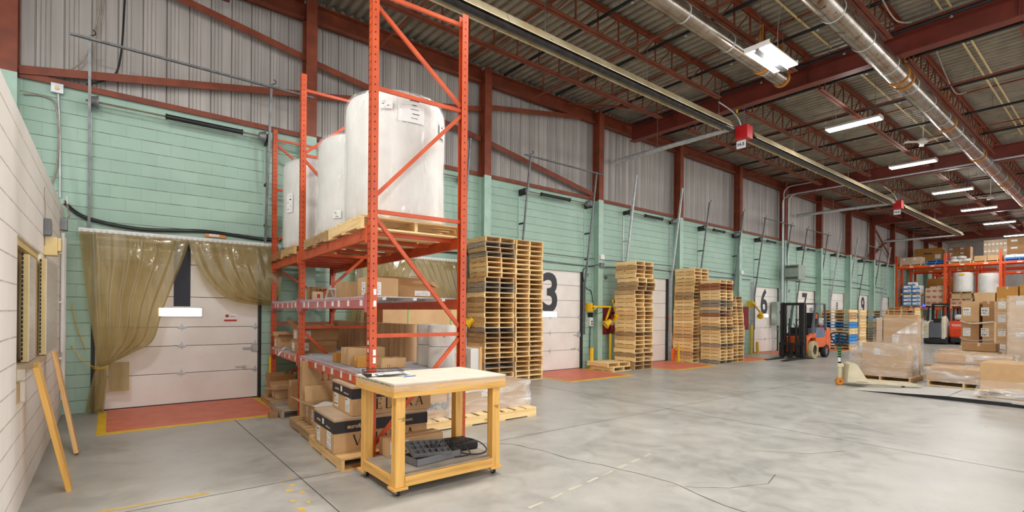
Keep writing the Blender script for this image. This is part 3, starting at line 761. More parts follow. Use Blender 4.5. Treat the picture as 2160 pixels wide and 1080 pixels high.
# pallets and foam rolls on the top level
ZT = LEV[2] + .064
for i, (t0, t1, tone, lab, dz) in enumerate((
        (.1, 1.28, 'pine', 'fresh pine pallet on the top rack level under the nearest foam roll', 0),
        (1.34, 2.5, 'aged', 'weathered pallet on the top rack level under the middle foam roll', 0),
        (3.07, 4.05, 'tan', 'tan pallet on the top rack level under the farthest foam roll', 0),
        (4.1, 4.97, 'redwood', 'reddish brown pallet on the top rack level at its far end', 0))):
    c = (t0 + t1) / 2
    p = pallet(lab, R3(.53, c, ZT), RZ, 1.24, t1 - t0, .135, tone, 'pallets on the top rack level')
def foam_roll(label, loc, r, h, lean=0.0, group='wrapped foam rolls on the rack', labels=(), seed=0):
    t = thing('foam_roll', label, 'foam roll', loc, 0, group); t.rotation_euler = (lean, 0, 0)
    rr = random.Random(seed); ph = rr.uniform(0, 6)
    prof = [(.02, 0), (r * .93, 0), (r * .98, .04), (r, .12), (r * 1.0, h * .3), (r * .985, h * .46), (r * .985, h * .5), (r * 1.0, h * .6), (r, h - .2), (r * .985, h - .1), (r * .93, h - .035), (r * .84, h - .005), (r * .4, h), (.02, h)]
    MB().lathe(prof, n=48, wob=lambda a, z: .008 * math.sin(3 * a + ph + z * 2)).build('foam_body', 'rollwhite', t)
    fp = [(r * 1.1, 0), (r * 1.06, .05), (r * 1.02, .2), (r * 1.015, h * .5), (r * 1.02, h - .2), (r * 1.01, h - .1), (r * .96, h - .015), (r * .86, h + .012), (r * .5, h + .02), (.05, h + .04)]
    MB().lathe(fp, n=72, wob=lambda a, z: .008 * math.sin(17 * a + ph + z * 1.7) + .006 * math.sin(31 * a + z * 4)).build('plastic_bag', 'bagfilm', t)
    for (a, z, w, hh) in labels:
        rad = r * 1.03
        def fn(u, v, rad=rad, a=a, z=z, w=w, hh=hh):
            an = a + (u - .5) * w / rad; return (rad * math.sin(an), -rad * math.cos(an), z + (v - .5) * hh)
        b = MB().grid(fn, 8, 4)
        for k in range(5):
            zz = z + hh * (.35 - .17 * k); ww = rr.uniform(.15, .4) * w; off = rr.uniform(-.25, .2) * w; lh = hh * rr.choice([.02, .03, .06])
            b.grid(lambda u, v: ((rad + .002) * math.sin(a + (off + (u - .5) * ww) / rad), -(rad + .002) * math.cos(a + (off + (u - .5) * ww) / rad), zz + (v - .5) * lh), 4, 1, 1)
        b.build('roll_label', ['paper', 'ink'], t, fix=False)
    return t
zr = ZT + .136
foam_roll('large white foam roll in clear film at the near end of the top rack level', R3(.53, .7, zr), .575, 1.44, 0, labels=[(-.15, 1.22, .3, .28), (-.62, 1.25, .14, .1), (.68, 1.12, .16, .18)], seed=1)
foam_roll('white foam roll in the middle of the top rack level', R3(.52, 1.93, zr), .55, 1.32, 0, labels=[(-.9, .25, .12, .1)], seed=2)
foam_roll('white foam roll at the far end of the top rack level, beyond the middle post', R3(.47, 3.72, zr), .58, 1.42, 0, labels=[(-.05, .42, .26, .12), (-1.2, .7, .14, .3)], seed=3)

# middle shelf
ZM = LEV[1] + .07; ZL = LEV[0] + .07
carton('plain brown box with two white labels at the front corner of the middle shelf', (.36, .3, .21), R3(.22, .42, ZM), RZ, 'card', [('L', (-.05, .09), (.11, .14)), ('F', (-.08, .09), (.12, .14))], 'x', seed=1)
carton('brown box with open flaps at the back of the middle shelf', (.62, .34, .13), R3(.68, .62, ZM), RZ, 'carddark', [('F', (.1, .06), (.2, .06))], None, {'F': 150, 'B': 60, 'L': 140, 'R': 160}, seed=2)
carton('wide plain box in the middle of the middle shelf, behind the metal bracket', (.5, .4, .22), R3(.42, 1.62, ZM), RZ, 'card', [], 'x', seed=3)
bx_ = carton('brown box printed LIVE by the middle post of the middle shelf', (.34, .3, .22), R3(.36, 3.3, ZM), RZ, 'carddark', [], 'x', seed=4)
text('printed_word', 'LIVE', .09, 'ink', bx_, (-.02, -.152, .15), FRONT, .002)
t = carton('small pale box with a red mark in front of the LIVE box', (.13, .12, .12), R3(.14, 2.62, ZM), RZ, 'cardpink', [], None, seed=5)
MB().bx(-.02, .02, -.0625, -.061, .03, .085).build('red_mark', 'redink', t)
t = thing('shelf_bracket', 'galvanised A-shaped metal bracket lying on the middle shelf', 'bracket', R3(.12, 1.95, ZM), RZ)
MB().bar((-.05, 0, 0), (.0, 0, .19), .02, .02).bar((.06, 0, 0), (.01, 0, .19), .02, .02).build('end_frame', 'galv', t)
MB().bar((.0, 0, .14), (.72, -.2, .14), .03, .02).build('long_rail', 'galv', t)
MB().bar((-.05, 0, .015), (.72, -.2, .015), .03, .02).build('long_rail', 'galv', t)

# lower shelf
carton('tall taped box at the front edge of the lower shelf', (.46, .3, .21), R3(.33, 1.2, ZL), RZ, 'card', [], 'x', seed=6)
carton('smaller box in front of the tall taped box on the lower shelf', (.26, .17, .13), R3(.25, .86, ZL), RZ, 'cardgold', [], 'x', seed=7)
carton('pale low box behind the post on the lower shelf', (.3, .2, .12), R3(.46, .62, ZL), RZ, 'card', [], 'y', seed=8)
carton('small golden box with black label left of the tall taped box', (.12, .14, .12), R3(.15, 1.6, ZL), RZ, 'cardgold', [('R', (0, .06), (.06, .05))], None, seed=9)
for k in range(2):
    carton(('long labelled brown box, bottom of the lower-shelf pair by the middle post', 'long brown box with open flap, on top of the pair by the middle post')[k], (.62, .34, .19), R3(.28 + .03 * k, 3.35, ZL + .192 * k), RZ, 'carddark', [('F', (-.2, .1), (.16, .12)), ('L', (0, .1), (.16, .12))], 'x' if k == 0 else None, None if k == 0 else {'F': 12, 'B': 12, 'L': 55, 'R': 10}, seed=10 + k)
carton('brown box with lifted flap at the far corner of the lower shelf', (.34, .3, .2), R3(.14, 4.72, ZL), RZ, 'card', [('L', (0, .1), (.12, .12))], None, {'F': 20, 'B': 30, 'L': 25, 'R': 20}, seed=12)
carton('small pale box beside the far corner box on the lower shelf', (.2, .2, .15), R3(.26, 4.32, ZL), RZ, 'cardpink', [], 'x', seed=13)
t = MB().grid(lambda u, v: (-.12 + .34 * u, -.05 + .12 * v + .03 * math.sin(u * 5), .004 + .03 * math.sin(u * 4) ** 2 - max(0, (.3 - u)) * .35), 14, 3).build('paper_sheet', 'paper', None, R3(.02, 4.12, ZL + .004), RZ, fix=False)
tag(t, 'crumpled white paper strip hanging over the lower shelf edge', 'paper')
# kraft tubes standing along the back of the lower shelf
proto = None
spots = [(1.015, 1.28 + .178 * k) for k in range(9)] + [(1.015, 3.12 + .178 * k) for k in range(9)]
for k, (s, tt) in enumerate(spots):
    lab = 'brown kraft tube standing on the lower shelf, %s from the near end of its row' % nth(k + 1)
    r = .086
    if proto is None:
        proto = thing('cardboard_tube', lab, 'cardboard tube', R3(s, tt, ZL), RZ, 'kraft tubes on the lower shelf')
        MB().lathe([(r, 0), (r, .49), (r - .006, .49), (r - .006, 0), (r, 0)], n=28).build('tube_wall', 'tube', proto)
    else:
        o = proto.copy(); COL.objects.link(o); o.location = R3(s, tt, ZL); o['label'] = lab
        for ch in proto.children:
            q = ch.copy(); COL.objects.link(q); q.parent = o
# four wrapped white rolls by the near right post
for k, (s, tt, z, pos) in enumerate(((1.0, .76, 0, 'bottom left'), (1.0, .38, 0, 'bottom right'), (1.0, .76, .255, 'top left'), (1.0, .38, .255, 'top right'))):
    t = thing('film_roll', 'white wrapped roll at the near end of the lower shelf, %s of four' % pos, 'film roll', R3(s, tt, ZL + z), RZ, 'white wrapped rolls on the lower shelf')
    r = .13 if k % 2 == 0 else .16
    MB().lathe([(.02, 0), (r * .95, 0), (r, .02), (r, .225), (r * .95, .25), (.02, .252)], n=28).build('roll_body', 'rollwhite', t)
    MB().lathe([(r * 1.03, 0), (r * 1.02, .12), (r * 1.03, .245), (r * .8, .2525)], n=36, wob=lambda a, q: .012 * math.sin(11 * a + q * 20)).build('wrap', 'bagfilm', t)
    if k != 1:
        MB().lathe([(0, -.002), (.016, -.002), (.016, .0), (0, .0)], (-.05 * (k % 2), -r * 1.035, .13), 12, 0, 1).build('green_sticker', 'greensticker', t)
# ------------------------------------------------------------------ goods under the rack
pallet('tan pallet under the two big banded cartons at the near end of the rack', R3(.27, .7, 0), RZ, 1.1, 1.26, .13, 'tan', 'pallets under the rack')
pallet('weathered pallet under the open carton, second from the near end of the rack', R3(.3, 1.94, 0), RZ, 1.1, 1.19, .13, 'aged', 'pallets under the rack')
pallet('grey worn pallet with empty boards below the rack, third from the near end', R3(.3, 3.5, 0), RZ, 1.1, .9, .12, 'grey', 'pallets under the rack', top=5)
pallet('brown pallet at the far end under the rack, below the two open boxes', R3(.25, 4.45, 0), RZ, .95, .95, .12, 'aged', 'pallets under the rack', top=6)
tag(MB().cyl((0, 0, .02), (.3, 0, .02), .02, 10).build('wooden_stick', 'tanx', None, R3(-.18, 1.32, .131), RZ), 'short round wooden stick lying on the weathered pallet', 'stick')
# thick-and-thin roman capitals, drawn as bars in a unit-high box
def glyph(ch):
    A, B = .13, .035
    if ch == 'V': return [((0, 1), (.36, 0), A), ((.72, 1), (.38, 0), B), ((-.08, 1), (.2, 1), B), ((.58, 1), (.84, 1), B)], .84
    if ch == 'E': return [((.08, 0), (.08, 1), A), ((0, 1), (.5, 1), B), ((0, 0), (.54, 0), B), ((.08, .52), (.4, .52), B), ((.5, 1.02), (.5, .82), B), ((.54, -.02), (.54, .2), B), ((.4, .62), (.4, .42), B)], .66
    if ch == 'L': return [((.08, 0), (.08, 1), A), ((-.06, 1), (.22, 1), B), ((0, 0), (.54, 0), B), ((.54, -.02), (.54, .24), B)], .64
    if ch == 'U': return [((.08, 1), (.08, .3), A), ((.08, .3), (.16, .08), .1), ((.16, .08), (.34, 0), .06), ((.34, 0), (.52, .08), B), ((.52, .08), (.58, .3), B), ((.58, .3), (.58, 1), B), ((-.06, 1), (.22, 1), B), ((.46, 1), (.7, 1), B)], .8
    if ch == 'R': return [((.08, 0), (.08, 1), A), ((0, 1), (.34, 1), B), ((.34, 1), (.5, .9), .07), ((.5, .9), (.5, .64), A), ((.5, .64), (.34, .52), .07), ((.34, .52), (.1, .52), B), ((.3, .52), (.64, 0), A), ((-.04, 0), (.2, 0), B), ((.56, 0), (.72, 0), B)], .78
    return [((.02, 0), (.36, 1), B), ((.36, 1), (.68, 0), A), ((.12, .34), (.54, .34), B), ((-.08, 0), (.12, 0), B), ((.56, 0), (.8, 0), B)], .8
def roman(word, hgt, parent, loc, gap=.3):
    b = MB(); x = 0; parts = []
    for ch in word:
        g, w = glyph(ch)
        for (p, q, k) in g: parts.append((x + p[0], p[1], x + q[0], q[1], k))
        x += w + gap
    W = x - gap
    for (a, c, d, e, k) in parts: b.bar(((a - W / 2) * hgt, 0, c * hgt), ((d - W / 2) * hgt, 0, e * hgt), k * hgt, .003, 0, (0, 1, 0))
    return b.build('printed_name', 'ink', parent, loc)
def banded(label, dims, loc, seed, lh):
    t = carton(label, dims, loc, RZ, 'card', [('L', (-.2, .12), (.14, .18)), ('L', (.2, .11), (.12, .16))], 'x', None, 'banded cartons', seed=seed)
    w, d, h = dims; z0 = h * .58; z1 = h * .92; e = .003
    MB().bx(-w / 2 - e, w / 2 + e, -d / 2 - e, d / 2 + e, z0, z1).build('printed_band', 'bandblack', t)
    MB().bx(-w / 2 - .004, w / 2 + .004, -d / 2 - .004, d / 2 + .004, h * .95, h + .006).build('lid', 'cardpink', t, bevel=.004)
    text('printed_brand', 'eurofase', .062, 'tape', t, (-w * .27, -d / 2 - e - .001, (z0 + z1) / 2), FRONT, .0015)
    text('printed_brand', 'eurofase.com', .05, 'tape', t, (w * .2, -d / 2 - e - .001, (z0 + z1) / 2), FRONT, .001)
    text('printed_brand', 'eurofase', .04, 'tape', t, (-w / 2 - e - .001, d * .25, (z0 + z1) / 2), LEFT, .001)
    text('printed_brand', 'eurofase.com', .03, 'tape', t, (-w / 2 - e - .001, -d * .22, z0 + .04), LEFT, .0005)
    MB().bx(-w / 2 - e - .001, -w / 2 - e, d * -.02, d * .06, z0 + .04, z0 + .1).build('small_label', 'paper', t)
    roman('VELURA', lh, t, (w * .02, -d / 2 - .0015, z0 * .3))
    return t
banded('lower big carton with black band and VELURA lettering on the tan pallet', (1.06, .76, .36), R3(.24, .66, .131), 31, .115)
banded('upper carton with black band and VELURA lettering, stacked on the bigger one', (.92, .7, .318), R3(.36, .64, .499), 33, .115)
carton('open carton with white paper inside on the weathered pallet', (.42, .52, .26), R3(.08, 1.9, .131), RZ, 'card', [('L', (-.12, .13), (.07, .16)), ('L', (.14, .14), (.06, .13))], None, {'L': 25, 'B': 78, 'R': 100, 'F': -12}, 'cartons under the rack', seed=21)
tag(MB().grid(lambda u, v: (-.17 + .34 * u, -.2 + .4 * v, .02 * math.sin(u * 7 + v * 3)), 8, 8).build('packing_paper', 'paper', None, R3(.06, 1.9, .131 + .225), RZ, fix=False), 'white packing paper in the open carton under the rack', 'paper')
t = carton('tall flat carton with shipping label standing behind the open carton', (.5, .16, .78), R3(.13, 2.44, .131), RZ, 'card', [('F', (-.1, .22), (.2, .26))], 'x', None, 'cartons under the rack', seed=22)
MB().bx(.0, .05, -.0825, -.081, .5, .51).bx(.02, .03, -.0825, -.081, .51, .6).prism([(.0, .6), (.05, .6), (.025, .64)], -.0825, -.081, 'xz').bx(.08, .13, -.0825, -.081, .5, .51).bx(.1, .11, -.0825, -.081, .51, .57).prism([(.08, .64), (.13, .64), (.12, .58), (.105, .565), (.09, .58)], -.0825, -.081, 'xz').build('handling_marks', 'redink', t)
tag(MB().bx(-.06, .06, -.02, .02, 0, .66).build('lumber_board', 'lumberz', None, R3(.5, 2.3, .131), RZ), 'pale upright board beside the tall flat carton under the rack', 'board')
carton('narrow brown carton behind the middle post on the floor level', (.3, .3, .42), R3(.06, 3.24, .121), RZ, 'carddark', [], 'x', None, 'cartons under the rack', seed=23)
carton('low open box with white label on the far pallet under the rack', (.46, .28, .16), R3(.1, 4.34, .121), RZ, 'card', [('L', (0, .08), (.1, .1))], None, {'F': 10, 'B': 15, 'L': 10, 'R': 5}, 'cartons under the rack', seed=24)
carton('open box with raised flap at the back of the far pallet under the rack', (.42, .26, .26), R3(.06, 4.72, .121), RZ, 'carddark', [], None, {'F': 60, 'B': 85, 'L': 80, 'R': 70}, 'cartons under the rack', seed=25)
carton('big brown carton in the dark behind the boxes under the far bay', (.5, .5, .7), R3(.75, 4.5, .0), RZ, 'carddark', [], 'x', None, 'cartons under the rack', seed=26)
tag(MB().bx(-.06, .06, -.05, .05, 0, .09).build('wood_block', 'carddark', None, R3(-.33, 3.25, 0), RZ), 'small brown block on the floor beside the grey worn pallet', 'block')
carton('large dark brown carton at the back of the middle shelf behind the far bay', (.46, .6, .42), R3(.66, 4.62, ZL), RZ, 'carddark', [], 'x', None, seed=27)

# ------------------------------------------------------------------ crates behind the rack
def wrapbox(label, dims, loc, rz=0.0, mat='film', group='stretch wraps', seed=0, taper=0.03, z0=0.0, cat='stretch wrap', cap=True):
    """loose plastic film pulled round a load: a wrinkled shell a little larger than the load"""
    w, d, h = dims; rr = random.Random(seed); ph = rr.uniform(0, 6)
    per = []; N = 18
    for (a, c) in (((-1, -1), (1, -1)), ((1, -1), (1, 1)), ((1, 1), (-1, 1)), ((-1, 1), (-1, -1))):
        for k in range(N): per.append((a[0] + (c[0] - a[0]) * k / N, a[1] + (c[1] - a[1]) * k / N))
    nz = 10; vs = []; fs = []
    for j in range(nz + 1):
        f = j / nz; g = 1 + taper * (1 - f) ** 3
        for k, (x, y) in enumerate(per):
            o = .018 + .007 * math.sin(k * 1.7 + f * 9 + ph) + .006 * math.sin(k * .6 - f * 17 + ph)
            vs.append((x * (w / 2 * g + o), y * (d / 2 * g + o), z0 + f * (h + .008)))
    n = len(per)
    for j in range(nz):
        for k in range(n): fs.append((j * n + k, j * n + (k + 1) % n, (j + 1) * n + (k + 1) % n, (j + 1) * n + k))
    b = MB(); b._add(vs, fs, 0, True)
    ins = .16
    top = [(x * (w / 2 + .012), y * (d / 2 + .012), z0 + h + .008) for x, y in per]; inn = [(x * (w / 2 - ins * min(w, d)), y * (d / 2 - ins * min(w, d)), z0 + h + .004 + .004 * math.sin(k)) for k, (x, y) in enumerate(per)]
    if cap: b._add(top + inn, [(k, (k + 1) % n, n + (k + 1) % n, n + k) for k in range(n)], 0, True)
    o = b.build('stretch_wrap', mat, None, loc, rz, fix=False); return tag(o, label, cat, group)
pallet('long fresh pine pallet under the film-wrapped crate right of the rack', (4.27, 6.55, 0), 0, 1.2, 2.0, .14, 'pine', 'long pallets', top=9, bot=4).rotation_euler = (0, 0, PI / 2)
t = thing('shipping_crate', 'long film-wrapped brown carton on the long pine pallet right of the rack', 'crate', (4.4, 6.6, .141))
MB().bx(-.62, .84, -.45, .45, 0, .4).build('carton', 'card', t, bevel=.005)
ship_label(t, 'F', (1.46, .9, .4), (.02, .27), (.13, .1), 41)
wrapbox('clear stretch film round the long brown carton right of the rack', (1.5, .94, .4), (4.51, 6.6, .145), 0, 'filmh', seed=2)
t = thing('end_crate', 'plywood box with three round metal ends on the long pine pallet', 'crate', (3.58, 6.55, .141))
MB().bx(-.17, .17, -.42, .42, 0, .4).build('plywood_case', 'ply', t, bevel=.004)
for k in range(3):
    MB().lathe([(.0, -.022), (.03, -.025), (.035, -.035), (.045, -.035), (.048, .0), (0, .0)], (-.11 + .11 * k, -.42, .17), 20, 0, 1).build('metal_end', 'galvd', t)
wrapbox('clear stretch film hanging loose round the plywood box with metal ends', (.44, 1.0, .42), (3.55, 6.55, .142), 0, 'film', seed=3, taper=.1)
pallet('pine pallet under the tall strapped carton behind the rack', (4.35, 8.25, 0), 0, 1.7, 1.0, .14, 'pine', 'long pallets')
t = carton('tall brown carton with green straps standing behind the rack', (1.62, .8, 1.53), (4.35, 8.25, .141), 0, 'card', [], 'x', None, 'large wrapped cartons', seed=42)
for x in (-.35, .5): MB().bx(x - .008, x + .008, -.403, .403, -.0, 1.533).build('strap', 'greenstrap', t)
wrapbox('clear stretch film round the tall strapped carton behind the rack', (1.64, .82, 1.2), (4.35, 8.25, .15), 0, 'filmh', seed=4, cap=False)
t = thing('wrapped_panel', 'white wrapped panel with wooden edge standing right of the strapped carton', 'panel', (5.32, 8.0, 0), 0)
MB().bx(-.12, .06, -.3, .3, 0, .95).build('panel_body', 'rollwhite', t); MB().bx(.06, .12, -.32, .32, 0, .97).build('wood_edge', 'lumberz', t)
tag(MB().bx(0, .09, 0, 1.15, 0, .035).build('lumber_board', 'lumbery', None, (2.62, 5.25, .0), -.55), 'pale board lying on the floor behind the rolling bench', 'board')

# ------------------------------------------------------------------ rolling workbench
BX, BY = 2.51, 4.41
wb = thing('rolling_workbench', 'rolling workbench of yellow lumber with a pale top and a lower shelf', 'workbench', (BX, BY, 0))
hw, hd = .605, .425
MB().bx(-hw, hw, -hd, hd, .985, 1.0).build('top_sheet', 'benchtop', wb, bevel=.003)
MB().bx(-hw + .004, hw - .004, -hd + .004, hd - .004, .965, .985).build('top_plywood', 'ply', wb)
for y in (-hd + .02, hd - .02): MB().bx(-hw, hw, y - .02, y + .02, .875, .965).build('apron', 'benchx', wb, bevel=.003)
for x in (-hw + .02, hw - .02): MB().bx(x - .02, x + .02, -hd + .04, hd - .04, .875, .965).build('apron', 'benchy', wb, bevel=.003)
for sx in (-1, 1):
    for sy in (-1, 1):
        x, y = sx * (hw - .085), sy * (hd - .085)
        MB().bx(x - .045, x + .045, y - .045, y + .045, .085, .875).build('leg', 'benchz', wb, bevel=.004)
        MB().bx(x - .07, x + .07, y - .065, y + .065, .062, .085).build('foot_block', 'benchx', wb, bevel=.003)
        c = bpy.data.objects.new('caster', None); COL.objects.link(c); c.parent = wb; c.location = (x, y, 0)
        MB().cyl((-.012, 0, .03), (.012, 0, .03), .03, 18).build('wheel', 'rubber', c)
        MB().bx(-.02, -.015, -.015, .02, .02, .062).bx(.015, .02, -.015, .02, .02, .062).bx(-.025, .025, -.025, .025, .057, .062).build('fork', 'galv', c)
for y in (-hd + .05, hd - .05): MB().bx(-hw + .13, hw - .13, y - .018, y + .018, .085, .175).build('shelf_rail', 'benchx', wb, bevel=.003)
for x in (-hw + .05, hw - .05): MB().bx(x - .018, x + .018, -hd + .13, hd - .13, .085, .175).build('shelf_rail', 'benchy', wb, bevel=.003)
MB().bx(-hw + .06, hw - .06, -hd + .06, hd - .06, .175, .186).build('lower_shelf', 'dust', wb)
# rating stamp of the lumber yard, kept as plain green marks
b = MB(); rr = random.Random(3); y = -hd + .08
while y < .35:
    w = rr.uniform(.02, .05); b.bx(-hw - .0008, -hw, y, y + w, .972, .981); y += w + rr.uniform(.01, .05)
b.build('edge_print', 'greensticker', wb)
wrapb = MB()
def wfn(u, v):
    s = u * 3.9; k = .006 + .004 * math.sin(u * 60 + v * 3) + .003 * math.sin(u * 23)
    per = [(-hw, hd), (-hw, -hd), (hw, -hd), (hw, hd)]
    t_ = u * 3; i = min(2, int(t_)); f = t_ - i; x = per[i][0] + (per[i + 1][0] - per[i][0]) * f; y = per[i][1] + (per[i + 1][1] - per[i][1]) * f
    return (x * (1 + k), y * (1 + k), 1.003 - .075 * v + .006 * math.sin(u * 41))
wrapb.grid(wfn, 90, 3); wrapb.build('plastic_wrap', 'film', wb, fix=False)
MB().bx(hw - .125, hw - .045, hd - .132, hd - .1305, .78, .86).build('hook_plate', 'galv', wb)
MB().tube([(hw - .09, hd - .135, .83), (hw - .06, hd - .16, .82), (hw - .02, hd - .17, .81), (hw - .0, hd - .165, .84)], .005, 6).build('hook', 'dark', wb)
b = MB(); rr = random.Random(5)
for x0 in (-hw + .06, hw - .12):
    for k in range(5): b.bx(x0 + rr.uniform(-.0, .05), x0 + rr.uniform(.055, .07), -hd + .0385, -hd + .0395, .66 + k * .008, .663 + k * .008)
b.build('lumber_print', 'ink', wb)
# on the bench
t = thing('wire_tray', 'black wire letter tray on the workbench', 'tray', (2.09, 4.62, 1.001), -.2)
b = MB(); w, d = .175, .13
for z in (.0, .05):
    b.tube([(-w, -d, z), (w, -d, z), (w, d, z), (-w, d, z)], .003, 6, closed=True)
for k in range(26):
    x = -w + 2 * w * k / 25
    for y in (-d, d): b.bar((x, y, 0), (x, y, .05), .0012, .0012)
for k in range(20):
    y = -d + 2 * d * k / 19
    for x in (-w, w): b.bar((x, y, 0), (x, y, .05), .0012, .0012)
    b.bar((-w, y, .001), (w, y, .001), .0015, .0015)
b.build('wire_basket', 'black', t)
MB().tube([(-.02, d, .05), (-.02, d + .02, .08), (.0, d + .02, .08), (.0, d, .05)], .002, 5).tube([(.08, d, .05), (.08, d + .02, .08), (.1, d + .02, .08), (.1, d, .05)], .002, 5).build('hook', 'black', t)
for k in range(3):
    o = MB().grid(lambda u, v: (-.11 + .22 * u, -.15 + .3 * v, .012 * math.sin(u * 3 + k) * v), 8, 8).build('paper_sheet', 'paper', None, (2.12 + .02 * k, 4.58 - .01 * k, 1.006 + .006 * k), 1.2 + .3 * k, fix=False)
    tag(o, ('lowest white paper sheet', 'middle white paper sheet', 'topmost white paper sheet')[k] + ' in the black wire tray', 'paper', 'papers in the wire tray')
t = thing('pen', 'blue pen lying on the workbench beside the wire tray', 'pen', (2.25, 4.36, 1.005), .15)
MB().cyl((-.07, 0, 0), (.06, 0, 0), .0045, 8).build('barrel', 'bluebox', t); MB().lathe([(.0045, 0), (.001, .015)], (.06, 0, 0), 8, 0, 0).build('tip', 'galv', t)
# on the lower shelf
zs_ = .187
carton('brown carton with shipping label on the lower shelf of the workbench', (.62, .22, .17), (2.45, 4.7, zs_), 0, 'card', [('F', (-.19, .09), (.2, .12))], 'x', None, 'things on the bench shelf', seed=51)
t = thing('parts_tray', 'grey metal tray heaped with clear plastic organiser lids and clips', 'tray', (2.47, 4.31, zs_), .12, 'things on the bench shelf')
MB().bx(-.26, .26, -.12, .12, 0, .006).bx(-.26, .26, -.12, -.115, 0, .07).bx(-.26, .26, .115, .12, 0, .07).bx(-.26, -.255, -.12, .12, 0, .07).bx(.255, .26, -.12, .12, 0, .07).build('tray_body', 'greyplastic', t)
org = MB(); Rm = Matrix.Rotation(.35, 3, 'X') @ Matrix.Rotation(-.2, 3, 'Z')
org.T = Matrix.Translation((-.05, .0, .1)) @ Rm.to_4x4()
org.bx(-.2, .2, -.11, .11, 0, .012)
for k in range(7): org.bx(-.2 + k * .065, -.195 + k * .065, -.11, .11, .012, .04)
for k in range(4): org.bx(-.2, .2, -.11 + k * .072, -.106 + k * .072, .012, .04)
org.build('organiser', 'greyplastic', t)
for k in range(6):
    a = k * 1.3; MB().tube([(-.1 + .06 * k + .04 * math.cos(a), -.06 + .03 * math.sin(a * 2), .1), (-.08 + .06 * k, 0, .15), (-.02 + .05 * k, .03, .12), (.02 + .05 * k, -.04, .1)], .005, 6).build('cable_clip', 'black', t)
for k in range(2):
    t = thing('power_unit', ('black power unit at the back of the bench shelf', 'black power unit with a coiled cable at the front of the bench shelf')[k], 'power unit', (2.86 + .02 * k, 4.58 - .16 * k, zs_), -.12 + .06 * k, 'things on the bench shelf')
    MB().bx(-.17, .17, -.06, .06, 0, .09).build('housing', 'black', t, bevel=.02)
    b = MB()
    for q in range(5): b.box((-.12 + .06 * q, 0, .091), (.03, .03, .003))
    b.build('sockets', 'dark', t)
pts = [(2.72, 4.4, zs_ + .1), (2.76, 4.25, zs_ + .03), (2.9, 4.16, zs_ + .01), (3.04, 4.2, zs_ + .02), (3.07, 4.35, zs_ + .06), (2.95, 4.42, zs_ + .11), (2.8, 4.3, zs_ + .11), (2.84, 4.2, zs_ + .02), (2.7, 4.2, zs_ + .008), (2.62, 4.25, zs_ + .008)]
o = MB().tube([catm(pts, k / 60) for k in range(61)], .006, 8).build('power_cable', 'black'); tag(o, 'black cable looped over the power unit on the bench shelf', 'cable')

# ------------------------------------------------------------------ leaning planks and the office wall
def plank(label, p, q, w, th, mat):
    p, q = Vector(p), Vector(q); L = (q - p).length; d = (q - p).normalized()
    a = Vector((0, 1, 0)); a = (a - d * a.dot(d)).normalized(); nrm = d.cross(a)
    o = MB().bx(-w / 2, w / 2, -th / 2, th / 2, 0, L).build('plank', mat, None, bevel=.003)
    m = Matrix((a, nrm, d)).transposed().to_4x4(); m.translation = p; o.matrix_world = m
    return tag(o, label, 'plank', 'leaning planks')
plank('nearer orange-yellow plank leaning on the hatch sill of the office wall', (-.27, 6.02, .01), (-.475, 5.8, 1.145), .185, .04, 'benchz')
plank('paler plank leaning on the office wall, farther from the camera', (-.27, 7.42, .01), (-.475, 7.6, 1.135), .17, .04, 'lumberz')
for k, (y0, y1, z0, z1, lab) in enumerate(((6.15, 6.64, 1.145, 2.1, 'nearer stainless shutter leaf standing in the hatch'), (6.98, 8.36, 1.15, 2.13, 'farther stainless shutter leaf folded flat on the office wall'))):
    t = thing('shutter_leaf', lab, 'shutter', (LX, (y0 + y1) / 2, 0), 0, 'hatch shutters'); L = y1 - y0
    x = .002 if k else -.05
    MB().bx(x, x + .05, -L / 2, L / 2, z0, z1).build('leaf_frame', 'cream', t, bevel=.004)
    MB().bx(x + .05, x + .054, -L / 2 + .004, L / 2 - .004, z0 + .004, z1 - .004).build('leaf_face', 'stainless', t)
    b = MB(); z = z0 + .02
    while z < z1: b.cyl((x + .01, -L / 2 - .006, z), (x + .01, -L / 2 - .006, z + .03), .006, 6); z += .04
    b.build('piano_hinge', 'dark', t)
t = thing('wall_sounder', 'cream sounder box on the office wall above the hatch', 'sounder', (LX, 7.5, 2.3))
MB().bx(.0, .11, -.09, .09, -.1, .1).build('housing', 'cream', t, bevel=.006); MB().bx(.11, .14, -.09, .09, -.05, .09).build('horn', 'cream', t, bevel=.004)
t = thing('grey_sensor', 'small grey box with wire on the office wall above the cream sounder', 'sensor box', (LX, 7.4, 2.5))
MB().bx(0, .06, -.06, .06, -.09, .09).build('housing', 'greyplastic', t, bevel=.008); MB().bx(.06, .065, -.045, .045, -.07, .05).build('cover', 'galvd', t)
MB().tube([(.01, 0, .09), (.012, -.03, .2), (.008, -.05, .3), (.008, -.06, .42)], .004, 6).tube([(.01, 0, -.09), (.008, .0, -.2)], .004, 6).build('wire', 'cobweb', t)
for k, (y, r) in enumerate(((9.62, .022), (9.78, .03), (9.95, .022))):
    b = MB().tube([(LX + .035, y, .3 if k else 1.0), (LX + .035, y, 2.7 - .05 * k)], r, 10)
    for z in (.9, 1.7, 2.4): b.bx(LX, LX + .04, y - r - .012, y + r + .012, z, z + .025)
    tag(b.build('wall_conduit', 'white'), 'white vertical conduit in the office corner, %s from the camera' % nth(k + 1), 'conduit', 'white corner conduits')
t = thing('junction_box', 'open grey junction box with wires on top of the corner conduits', 'junction box', (LX + .05, 9.7, 2.75))
MB().bx(-.05, .03, -.08, .08, 0, .16).build('housing', 'galvd', t)
